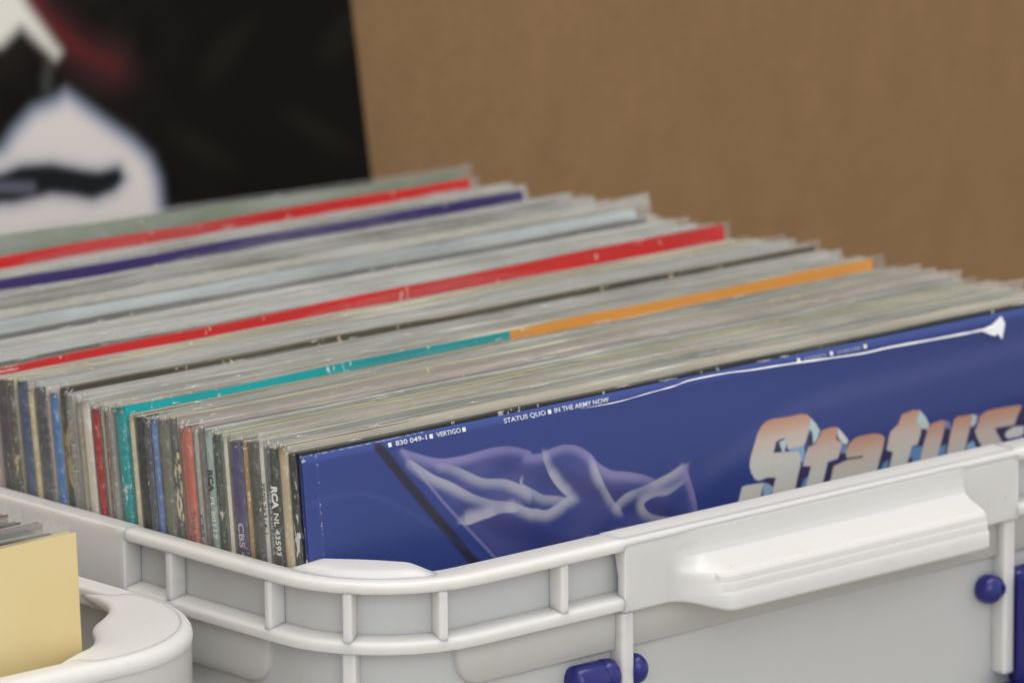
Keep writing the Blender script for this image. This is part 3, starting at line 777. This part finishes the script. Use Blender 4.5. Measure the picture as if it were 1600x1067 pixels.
# records whose spines are out of sight: only top edges show
y = YS[len(R)]+.3
specials = {198: 'tall', 204: 'darkline', 216: 'creamline', 228: 'greyline', 253: 'purple', 260: 'brown', 281: 'red2', 293: 'green'}
done = set(); i = 60
while y < 296:
    t = rnd.uniform(2.2, 3.3)
    kind = None
    for q, nme in specials.items():
        if y+2 >= q and q not in done: kind = nme; done.add(q); break
    lean = 7.2+.5*(y-150)/150
    g = rnd.choice([rnd.randint(90, 130), rnd.randint(150, 180), rnd.randint(175, 212), rnd.randint(175, 212)])
    fc = (g, g+rnd.randint(-3, 4), g-rnd.randint(0, 14))
    tcx = rnd.choice(BOARD); dz = rnd.uniform(-1.4, 1.6); ex = {}
    if y < 253: lab = 'plain record showing only its grey top edge, between the red and purple bands'; grp = 'plain records between the red and purple bands'
    else: lab = 'plain record showing only its grey top edge, behind the purple band'; grp = 'plain records behind the purple band'
    sp_c = rnd.choice([(60, 62, 70), (150, 140, 120), (90, 60, 50), (190, 184, 170), (50, 80, 120)])
    if kind is None and any(0 < q-y < 8 for q in (253, 281, 204)): dz = -.7; ex = dict(sleeve_top=1.2, filmi=0)
    if kind == 'tall': fc = (190, 198, 198); tcx = (200, 206, 204); dz = 3.4; ex = dict(sleeve_top=5, filmi=2, ext=8); lab = 'pale grey record standing tall behind the nearer red band'; grp = G1
    if kind == 'darkline': fc = (84, 84, 72); tcx = (100, 98, 86); dz = 2.2; ex = dict(sleeve_top=3, filmi=0, f2=(62, 62, 56)); lab = 'record with a thin dark green grey top line behind the tall pale one'; grp = G1
    if kind == 'greyline': fc = (120, 110, 100); tcx = (150, 142, 132); dz = 1.6; ex = dict(sleeve_top=3, filmi=0, f2=(90, 84, 76), wear=.6); lab = 'record with a broken brownish top line just in front of the purple band'; grp = G1
    if kind == 'creamline': fc = (196, 190, 166); tcx = (206, 200, 180); dz = 1.8; ex = dict(sleeve_top=3, filmi=0); lab = 'record with a cream top line between the dark line and the purple band'; grp = G1
    if kind == 'purple': fc = (54, 40, 98); tcx = (74, 56, 120); dz = 2.6; ex = dict(sleeve_top=1.2, filmi=0, f2=(52, 36, 98), wear=.02, ext=4); lab = 'record showing a deep purple band towards the back'; grp = G1
    if kind == 'red2': fc = (196, 30, 30); tcx = (196, 60, 50); dz = 3.2; ex = dict(sleeve_top=1.2, filmi=0, f2=(178, 26, 28), wear=.5, ext=6); lab = 'record showing a red band near the back, farther of the two red ones'; grp = G1
    if kind == 'brown': fc = (150, 140, 130); dz = 1.0
    if kind == 'green': fc = (104, 122, 96); tcx = (140, 148, 132); dz = 7.2; t = 3.6; ex = dict(sleeve_top=3, filmi=0, roll=-1.2, f2=(146, 154, 142), ext=5); lab = 'grey green record at the very back of the large crate'; grp = G1
    ex.setdefault('wear', .15); ex.setdefault('filmi', rnd.choice([1, 2, 2]))
    record(y, t, lean, -1.5+rnd.uniform(-2, 2), dz, sp_c, fc, tcx, lab, group=grp, seed=i, **ex)
    i += 1; y += t+rnd.uniform(1.0, 1.5)
    if kind == 'green': break

# ---- the blue front record
D = json.loads('''{"faces":[[[182.41,18.44],[184.99,18.17],[191.95,18.58],[197.11,18.47],[199.88,19.13],[201.19,20.35],[200.23,23.42],[198.76,26.92],[197.69,28.44],[190.67,28.34],[190.32,26.93],[190.7,25.14],[188.17,24.73],[185.78,25.37],[184.34,28.68],[188.74,29.05],[195.22,29.91],[196.0,31.9],[195.54,34.54],[194.11,37.7],[192.33,42.15],[189.1,50.09],[179.09,49.76],[182.23,42.85],[183.17,39.97],[184.87,36.36],[181.19,35.76],[177.45,36.16],[175.89,35.4],[174.46,33.15],[173.94,31.05],[174.62,28.47],[176.55,24.75],[178.2,21.64],[180.24,19.44]],[[170.21,37.0],[171.85,36.76],[179.45,37.16],[177.7,41.43],[174.95,49.4],[164.83,49.04],[167.65,42.79]],[[205.76,24.97],[209.33,24.68],[211.92,24.85],[212.8,25.74],[211.62,28.62],[214.32,30.41],[212.9,33.25],[211.82,34.78],[207.52,35.11],[206.95,36.38],[204.03,43.06],[200.07,50.91],[193.49,50.83],[196.47,43.17],[199.32,37.19],[200.19,35.29],[196.7,34.73],[197.91,31.53],[199.5,29.41],[202.37,28.85],[204.43,26.8]],[[215.54,32.99],[217.38,30.89],[219.37,29.84],[221.8,29.37],[228.02,29.5],[231.34,30.19],[233.05,31.54],[231.93,34.73],[230.42,37.54],[227.79,43.52],[224.72,49.74],[217.89,49.82],[221.47,51.06],[223.44,44.53],[220.27,42.3],[219.89,41.04],[216.47,42.02],[215.42,43.22],[214.39,49.89],[203.86,50.86],[207.33,43.26],[209.99,36.87],[215.52,36.06],[222.67,36.35],[223.3,35.6],[215.84,35.09]],[[236.29,36.64],[233.58,35.6],[234.72,32.11],[235.74,30.14],[239.33,28.26],[241.28,25.5],[246.08,24.87],[249.08,25.33],[248.54,26.63],[247.51,28.62],[249.51,30.77],[249.12,32.86],[247.36,35.96],[244.74,36.15],[244.22,37.3],[241.09,43.85],[237.5,50.93],[229.76,50.88],[233.37,43.51]],[[252.94,31.31],[254.32,30.45],[258.71,30.06],[260.63,30.67],[259.79,33.0],[258.2,36.45],[256.09,41.04],[254.84,45.77],[257.83,46.57],[259.35,44.03],[260.5,40.51],[262.77,34.08],[264.34,30.93],[265.72,30.07],[272.3,30.32],[272.89,31.34],[271.55,34.23],[269.96,37.69],[267.27,43.76],[263.63,50.91],[244.02,50.47],[247.17,43.76],[249.62,37.55],[251.44,33.84]],[[275.12,33.86],[276.18,31.54],[278.93,30.42],[283.39,30.18],[294.96,30.72],[295.58,31.44],[293.34,34.21],[291.81,36.63],[282.91,36.32],[283.25,37.62],[285.65,41.11],[288.08,44.3],[287.65,49.84],[285.2,52.57],[272.77,52.41],[274.42,48.33],[277.19,46.91],[277.43,43.84],[275.92,40.5],[274.34,38.07],[273.64,35.79]]],"sides":[[[[201.19,20.35],[203.36,22.56],[204.82,24.82],[203.7,27.02],[201.67,28.74],[198.81,29.13],[199.6,25.36]],[0.5,0.6,0.62]],[[[200.66,23.83],[201.51,24.98],[201.67,28.74],[198.81,29.13],[199.28,26.32]],[0.045,0.035,0.1]],[[[185.78,25.37],[190.72,24.97],[189.83,27.19],[188.97,29.15],[184.34,28.75]],[0.045,0.035,0.1]],[[[187.15,25.75],[190.95,25.01],[190.09,26.9],[188.97,29.15],[188.28,28.97]],[0.5,0.6,0.62]],[[[190.68,28.27],[197.69,28.44],[197.73,30.82],[196.91,33.4],[195.66,33.2],[195.44,30.12],[191.52,29.32]],[0.28,0.42,0.62]],[[[195.52,34.87],[200.19,35.29],[198.98,38.49],[197.4,43.33],[194.56,49.31],[189.9,48.87],[191.79,43.08]],[0.045,0.035,0.1]],[[[196.83,38.82],[198.75,38.45],[196.47,43.17],[194.13,43.13]],[0.13,0.27,0.5]],[[[181.18,35.93],[184.87,36.36],[183.11,40.63],[181.74,43.11],[179.29,47.43],[176.09,46.89],[177.61,42.59],[178.58,39.21],[179.69,37.04]],[0.045,0.035,0.1]],[[[181.04,37.59],[183.45,39.34],[181.6,42.07],[178.85,41.62],[179.21,37.29]],[0.28,0.42,0.62]],[[[212.61,25.2],[215.25,27.83],[216.9,29.79],[215.91,31.34],[215.37,35.01],[214.58,35.91],[211.26,35.88],[212.9,33.25],[214.32,30.41],[211.6,28.78]],[0.045,0.035,0.1]],[[[212.61,25.2],[215.25,27.83],[216.9,29.79],[216.17,31.04],[214.33,30.24],[212.61,28.09]],[0.66,0.66,0.68]],[[[214.03,31.04],[216.16,31.21],[215.48,33.66],[213.37,33.33]],[0.13,0.27,0.5]],[[[207.24,35.75],[210.32,35.73],[209.17,38.1],[206.63,43.14],[204.08,48.17],[201.26,48.04],[204.26,43.09]],[0.045,0.035,0.1]],[[[215.84,35.15],[222.99,35.38],[222.65,36.52],[215.99,36.14]],[0.15,0.15,0.17]],[[[215.42,43.22],[216.47,42.02],[219.9,40.94],[220.5,42.34],[218.71,43.76],[217.49,46.98],[215.14,46.59]],[0.045,0.035,0.1]],[[[233.07,31.24],[234.08,32.01],[233.37,35.57],[235.89,36.27],[233.15,43.48],[230.33,49.14],[226.11,48.44],[228.21,43.59],[230.84,37.6]],[0.045,0.035,0.1]],[[[231.54,39.55],[234.18,38.75],[232.94,43.45],[229.53,43.2]],[0.13,0.27,0.5]],[[[249.28,25.46],[251.49,27.7],[253.1,30.41],[252.23,32.12],[250.7,32.19],[249.5,30.92],[247.51,28.62]],[0.5,0.6,0.62]],[[[249.89,31.44],[251.82,31.75],[248.97,37.44],[246.83,37.1],[248.62,33.7]],[0.045,0.035,0.1]],[[[244.5,36.42],[249.67,36.94],[247.15,43.91],[244.52,49.63],[239.33,49.7],[241.52,43.92]],[0.13,0.27,0.5]],[[[243.17,39.58],[244.88,39.86],[243.66,44.27],[241.51,44.07]],[0.045,0.035,0.1]],[[[260.63,30.67],[262.55,31.27],[262.82,33.47],[261.71,36.39],[258.87,44.57],[254.96,44.25],[256.62,39.89],[258.73,35.3]],[0.045,0.035,0.1]],[[[257.17,38.44],[260.27,38.01],[258.7,43.93],[255.44,43.71]],[0.13,0.27,0.5]],[[[260.64,30.51],[262.55,31.27],[262.6,33.44],[260.25,32.76]],[0.2,0.22,0.45]],[[[272.3,30.32],[274.99,31.05],[274.27,33.41],[272.43,34.36],[271.6,33.62]],[0.5,0.6,0.62]],[[[271.77,34.26],[273.69,35.18],[274.27,38.99],[277.65,43.88],[273.45,49.41],[264.21,49.15],[267.3,43.46],[269.91,38.3]],[0.045,0.035,0.1]],[[[269.81,39.53],[272.52,38.72],[273.66,41.07],[271.65,44.16],[267.47,44.1]],[0.28,0.42,0.62]],[[[283.1,36.66],[287.32,36.86],[292.25,36.7],[294.84,32.26],[296.66,31.92],[296.08,39.33],[294.15,41.05],[287.93,40.53],[289.01,43.82],[287.87,44.11],[285.65,41.11]],[0.045,0.035,0.1]],[[[287.12,39.47],[288.11,38.23],[291.31,37.33],[296.2,37.78],[296.01,40.25],[293.72,40.83],[288.37,40.6]],[0.66,0.66,0.68]]],"strokes":[[[[39.69,6.93],[53.5,12.67],[68.66,16.71],[84.05,20.4],[84.4,16.74],[96.05,21.16],[107.75,26.35],[119.84,28.33],[131.81,33.23],[144.2,34.54]],12,9,[0.17,0.15,0.42],0.55],[[[62.63,25.97],[78.07,28.54],[89.93,35.75],[109.28,36.82],[128.92,37.91]],9,7,[0.16,0.15,0.42],0.4],[[[26.76,1.75],[43.43,21.98],[59.74,40.87],[89.66,76.89]],1.05,0.7,[0.022,0.018,0.02],0.95],[[[35.4,3.9],[49.62,21.45],[67.57,40.64],[95.47,71.53]],0.45,0.5,[0.3,0.27,0.5],0.6],[[[38.59,7.92],[46.24,13.45],[53.11,16.92],[60.46,21.27],[67.97,24.49],[75.62,26.55],[83.22,29.8],[85.59,30.31],[89.83,31.38],[94.27,30.31],[98.79,28.51]],1.2,0.9,[0.42,0.43,0.46],0.8],[[[49.59,10.47],[55.56,12.61],[60.99,15.46],[65.96,17.84],[73.65,19.3],[78.69,21.51],[83.7,24.31],[80.59,21.9],[85.15,24.45],[88.82,26.5],[94.49,27.8],[100.17,29.47]],1.1,0.9,[0.42,0.43,0.46],0.7],[[[57.17,29.19],[65.0,28.53],[71.82,28.09],[78.07,28.54]],1.6,0.5,[0.42,0.43,0.46],0.85],[[[36.36,4.45],[48.68,9.15],[58.91,9.82],[69.32,9.32],[77.1,9.97],[84.74,12.57],[83.26,13.31],[88.48,13.97],[94.34,13.1],[99.19,12.96],[104.39,14.52],[108.53,17.36],[111.66,20.78],[116.79,23.8],[122.59,25.11],[128.88,26.87],[133.69,28.76]],0.9,1.2,[0.3,0.27,0.5],0.75],[[[90.09,14.77],[91.85,19.39],[95.29,24.3],[98.41,27.36],[101.12,29.63]],1.1,0.7,[0.42,0.43,0.46],0.75],[[[109.82,19.39],[111.19,23.26],[113.51,27.66],[116.07,32.1],[119.22,35.56]],1.0,0.7,[0.42,0.43,0.46],0.7],[[[117.4,33.79],[122.03,31.62],[128.56,30.49],[134.61,29.64],[141.23,28.14],[146.4,26.39]],1.0,0.8,[0.42,0.43,0.46],0.7],[[[145.97,31.5],[139.25,33.73],[133.28,33.48],[128.68,34.93],[129.44,37.63],[133.7,40.19],[143.51,42.57]],0.9,0.7,[0.42,0.43,0.46],0.65],[[[146.87,26.84],[148.48,31.54],[150.04,36.99],[150.85,42.32],[150.85,51.24]],0.6,0.7,[0.3,0.27,0.5],0.7],[[[101.91,42.88],[105.91,41.73],[111.55,44.52]],1.3,0.9,[0.42,0.43,0.46],0.5],[[[117.74,41.18],[121.57,42.56],[125.65,46.93]],1.0,0.9,[0.42,0.43,0.46],0.5],[[[149.0,33.35],[196.86,17.09],[245.2,14.38],[298.21,12.0]],3.0,3.0,[0.14,0.15,0.36],0.35],[[[-1.43,14.27],[17.88,13.73],[36.65,22.5],[74.44,48.06]],0.5,1.2,[0.16,0.19,0.45],0.35]],"glint":[[105.44,2.55],[119.76,2.82],[132.99,2.12],[143.67,1.59],[150.42,0.85],[165.25,0.92],[176.09,1.56],[189.8,2.02],[209.2,2.91],[224.64,3.59],[236.04,3.45],[251.82,3.74],[269.25,4.04],[278.06,4.09],[284.84,4.25]],"glint2":[[278.06,4.09],[283.44,3.22],[287.45,1.12],[288.76,3.37],[287.22,7.9],[285.59,6.01],[283.77,6.57]],"crease":[[-0.17,0.7],[-0.49,14.43],[-0.7,32.13]],"txt":{"a":[[31.22,1.23]],"v":[[47.26,0.93]],"s":[[75.56,1.18]],"b":[[93.94,1.16]],"e":[[116.72,1.58]],"g":[[197.62,1.19],[211.84,1.49],[226.78,1.68]]}}''')
LEAN = math.radians(5)
FX = -1.8                        # its left edge
TF = 2.0
front = thing('record', 'blue record with chrome and orange lettering at the front of the large crate', 'record',
              ((FX+157.5)*MM, (-H*math.sin(LEAN))*MM, (-H*math.cos(LEAN))*MM), (-LEAN, 0, 0), G1)
xs = np.arange(0, 315.01, .3); ws = np.concatenate([np.arange(0, 64, .3), np.arange(64.5, 315, 6), [315]])
SN = [smooth_line(b[0]) for b in D['strokes']]
LTOP = [min(q[1] for q in F_) for F_ in D['faces']]; LTOP[1] = LTOP[0]
def ccol(X, W_):
    X = X-1.8
    C_ = np.zeros(X.shape+(3,))+np.array((.030, .050, .215))
    # slow tone changes of the printed blue
    n = .5+.5*np.sin(X*.021+1+W_*.013)
    C_ = over(C_, .45*n*sm(0, 60, W_), (.032, .062, .235))
    C_ = over(C_, .5*sm(150, 300, X)*sm(60, 0, W_), (.021, .036, .165))
    C_ = over(C_, sm(2.6, 1.9, W_)*sm(-.1, .05, W_)*.5, (.05, .085, .30))
    # the cloth: a faintly lighter area with folds
    left = D['strokes'][3][0]; topl = SN[7]; right = SN[12]
    cloth = [left[0]]+topl+right[2:]+[[right[-1][0], 75], [left[-1][0]+8, 75], left[-1]]
    cd = sdf(X, W_, cloth)
    fold = .5+.5*np.sin(X*.19+np.sin(W_*.16+X*.05)*1.6+W_*.22)
    C_ = over(C_, sm(1.6, -2.2, cd)*(.22+.5*fold), (.085, .09, .27))
    C_ = over(C_, sm(0, -6, cd)*.4*sm(.55, 1, .5+.5*np.sin(X*.13-W_*.3+2)), (.028, .030, .12))
    for si, ((pts, hw, soft, c, al), sp) in enumerate(zip(D['strokes'], SN)):
        if si < 2: continue
        d, t, sg = polydist3(X, W_, sp)
        if c[0] < .1 or si in (3,):
            hw_ = 1.55 if si == 2 else hw
            C_ = over(C_, al*.9*sm(hw_+soft, max(0, hw_-soft), d), c)
        elif hw > 2 or si == len(SN)-1:
            C_ = over(C_, al*(.5 if hw > 2 else .25)*sm(hw+soft, 0, d), c)
        else:
            wv = .75+.5*np.sin(t*7+si*2.1)+.25*np.sin(t*17+si)
            wv = np.clip(wv, .15, 1.5)*np.clip(np.minimum(t, 1-t)*9+.25, 0, 1)
            flip = -1 if si in (6, 8) else 1
            lo = (sg*flip > 0)
            h_ = hw*(.55+.6*wv)
            a1 = np.where(lo, sm(h_+2.5, h_*.3, d), sm(h_*.4+.5, h_*.2, d))
            C_ = over(C_, al*np.clip(.6+.4*wv, 0, 1)*a1, (.50, .50, .56) if c[0] > .4 else c)
            C_ = over(C_, al*.18*sm(5.5, 0, d)*lo, (.16, .16, .38))
    # lettering
    allf = np.full(X.shape, 1e9)
    for poly, c in D['sides']:
        s_ = sdf(X, W_, poly); C_ = over(C_, sm(.35, -.25, s_), c)
    for poly, top in zip(D['faces'], LTOP):
        s_ = sdf(X, W_, poly); a = sm(.3, -.25, s_)
        g = np.clip((W_-top-.5)/5.5, 0, 1)[..., None]
        g2 = np.clip((W_-top-4)/9.0, 0, 1)[..., None]
        fc = np.array((.52, .27, .18))*(1-g)+np.array((.58, .44, .38))*g
        fc = fc*(1-g2)+np.array((.60, .59, .55))*g2
        C_ = C_*(1-a[..., None])+fc*a[..., None]
    # worn fold near the left edge and the top edge
    rr = np.random.RandomState(4)
    nz = rr.rand(*X.shape)
    blot = (nz > .80) & (np.abs(X-3.4-.12*np.sin(W_*.4)) < .3) & (np.sin(W_*.9)+np.sin(W_*.37+1) > .1)
    C_ = over(C_, blot*.75, (.55, .55, .58))
    C_ = over(C_, sm(.5, 0, np.abs(X-3.2))*.35, (.075, .10, .30))
    top = (nz > .72) & (W_ < .5) & (X < 45)
    C_ = over(C_, top*.6, (.5, .5, .52))
    for cx, cw in ((101, 2.6), (249, 8), (192, 12)):
        pass
    return C_
def cplace(X, W_):
    bend = np.exp(-W_/1.1)*.9*(W_ < 8)       # the rounded upper edge (a spine)
    lb = np.exp(-X/.8)*.5
    return np.stack([X-157.5, bend+lb, H-W_], -1)
art = grid_mesh('front_cover', xs, ws, cplace, ccol, mat_attr('cover_print', .5, .05, 0, .1), front)
v, f = box_vf(-157.4, 157.4, .95, TF, 0, H-.35)
mesh_obj('jacket', v, f, [mat_print((40, 52, 120), .3)], front)
# spine lettering along the top edge
def cover_text(body, x, w, size, width, mat, name='cover_lettering', bold=.02):
    o = text_mesh(body, size, mat, front, name, bold, 1.0, width)
    o.rotation_euler = (math.radians(90), 0, 0)
    o.location = ((x-157.5)*MM, (.9*math.exp(-w/1.1)-.16)*MM, (H-w)*MM)
    # follow the rounded edge
    for vv in o.data.vertices:
        ww = w-vv.co.y/MM
        vv.co.z += -(.9*math.exp(-max(ww, 0)/1.1)-.9*math.exp(-w/1.1))*MM
    return o
LW = ink((214, 216, 226))
TS = 1.95
tx = D['txt']
OX = 1.8
cover_text('830 049-1', 33.2+OX, 2.35, TS, 12.0, LW); cover_text('VERTIGO', 49.0+OX, 2.35, TS, 9.4, LW)
cover_text('STATUS QUO', 75.4+OX, 2.35, TS, 16.6, LW); cover_text('IN THE ARMY NOW', 95.6+OX, 2.35, TS, 22.0, LW)
cover_text('STEREO', 200+OX, 2.45, 1.6, 9.5, ink((150, 156, 190))); cover_text('LP RECORD', 214.4+OX, 2.45, 1.6, 10.5, ink((150, 156, 190)))
for x in (31.0, 46.9, 59.7, 93.6, 197.6, 211.9, 226.8):
    s = 1.25
    yb = [(.9*math.exp(-w/1.1)-.2) for w in (2.35, 1.1)]
    xx = x+OX-157.5
    mesh_obj('square_mark', [(xx-s/2, yb[0], H-2.35), (xx+s/2, yb[0], H-2.35), (xx+s/2, yb[1], H-1.1), (xx-s/2, yb[1], H-1.1),
                             (xx-s/2, yb[0]+.05, H-2.35), (xx+s/2, yb[0]+.05, H-2.35), (xx+s/2, yb[1]+.05, H-1.1), (xx-s/2, yb[1]+.05, H-1.1)],
             [(0, 1, 2, 3), (7, 6, 5, 4), (0, 4, 5, 1), (1, 5, 6, 2), (2, 6, 7, 3), (3, 7, 4, 0)], ink((232, 232, 224)), front)
# clear sleeve over the front cover, the glare on its upper fold put in as white shapes
gl = smooth_line([[x+OX, w] for x, w in D['glint']], 5)
gx = np.array([q[0] for q in gl]); gw = np.array([q[1] for q in gl])
nxs, nws = 190, 40
vx = np.linspace(-1.2, 319, nxs); wtop = np.interp(vx, gx, gw, left=-.6, right=-2.5)
vs = []; fs = []
for j in range(nws+1):
    for i_ in range(nxs):
        x = vx[i_]
        u = j/nws
        w = -1.8+u*60 if j < nws else 315
        yb = -.75+.35*noise.noise(Vector((x*.012, w*.03, 3.3)))
        edge = math.exp(-max(0, w)/1.2)*.9 if w < 6 else 0
        vs.append((x-157.5, yb+edge*.9, H-w))
for j in range(nws):
    for i_ in range(nxs-1): a = j*nxs+i_; fs.append((a, a+1, a+nxs+1, a+nxs))
mesh_obj('plastic_sleeve', vs, fs, FILM_FRONT, front, True)
def tube(name, pts, radii, mat, parent, seg=8, flat=1.0):
    vs = []; fs = []
    n = len(pts)
    for i, (p, r_) in enumerate(zip(pts, radii)):
        p = Vector(p); d = (Vector(pts[min(i+1, n-1)])-Vector(pts[max(i-1, 0)])).normalized()
        a = Vector((0, 1, 0)); b = d.cross(a).normalized(); a = b.cross(d)
        for k_ in range(seg):
            t = 2*math.pi*k_/seg; vs.append(p+b*math.cos(t)*r_+a*math.sin(t)*r_*flat)
    for i in range(n-1):
        for k_ in range(seg): fs.append((i*seg+k_, i*seg+(k_+1) % seg, (i+1)*seg+(k_+1) % seg, (i+1)*seg+k_))
    fs.append(tuple(range(seg))[::-1]); fs.append(tuple(range((n-1)*seg, n*seg)))
    return mesh_obj(name, vs, fs, mat, parent, True)
pts = [(x-157.5, -.85, H-w) for x, w in gl]
rad = [.05+.2*min(1, i_/26)+(.1 if i_ > 44 else 0)+.16*noise.noise(Vector((i_*.33, 2.2, 0))) for i_ in range(len(pts))]
tube('sleeve_fold_glint', pts, rad, FOLD_GLINT, front)  # white tube along the fold stands in for its line of glare
g2 = [[q[0]+OX, q[1]] for q in D['glint2']]
g2v = [(x-157.5, -1.05, H-w) for x, w in g2]+[(x-157.5, -.7, H-w) for x, w in g2]; m = len(g2)
cr = mesh_obj('sleeve_glare_blob', g2v, [tuple(range(m)), tuple(range(m, 2*m))[::-1]]+[(i_, (i_+1) % m, m+(i_+1) % m, m+i_) for i_ in range(m)], FOLD_GLINT, front)  # white patch in the outline of the glare, no real crease
bevel(cr, .15, 2)

glint_crinkle(TF, front, 77, 5, True)
# ---- records in the second crate
G2 = 'records standing in the left crate'
zc = -12.0; xR = -75.0
o = record(11.5, 3.4, 2.6, 0, zc, (208, 188, 138), (214, 194, 142), (212, 196, 156), 'plain cream yellow card sleeve at the front of the left crate', group=G2,
           seed=201, filmi=-1, f2=(208, 185, 130), x0=xR-315, wear=0, lightw=(226, 200, 140), fgloss=.55)
dk = [((60, 60, 58), .2), ((110, 106, 100), -.6), ((50, 54, 52), -.2), ((128, 120, 112), .3), ((62, 60, 58), .0), ((90, 92, 84), -.3), ((120, 96, 90), .4), ((60, 58, 60), .1), ((150, 146, 138), .2), ((76, 72, 66), .2)]
names2 = ['dark grey record directly behind the cream card sleeve in the left crate', 'mid grey record second behind the cream card sleeve in the left crate',
          'dark green grey record third behind the cream card sleeve', 'warm grey record fourth behind the cream card sleeve']
y = 16.2
for i, (c, dz) in enumerate(dk):
    lab = names2[i] if i < 4 else 'dark record at the back of the left crate, only its top edge showing'
    record(y, 2.9, 2.6, rnd.uniform(-5, 2), zc-.6+dz, c, c, tuple(min(255, v+40) for v in c), lab, group=G2 if i < 4 else 'dark records at the back of the left crate', seed=220+i, x0=xR-315, filmi=rnd.choice([0, 1]), wear=.1, sleeve_top=2.4, ext=6)
    y += 4.4
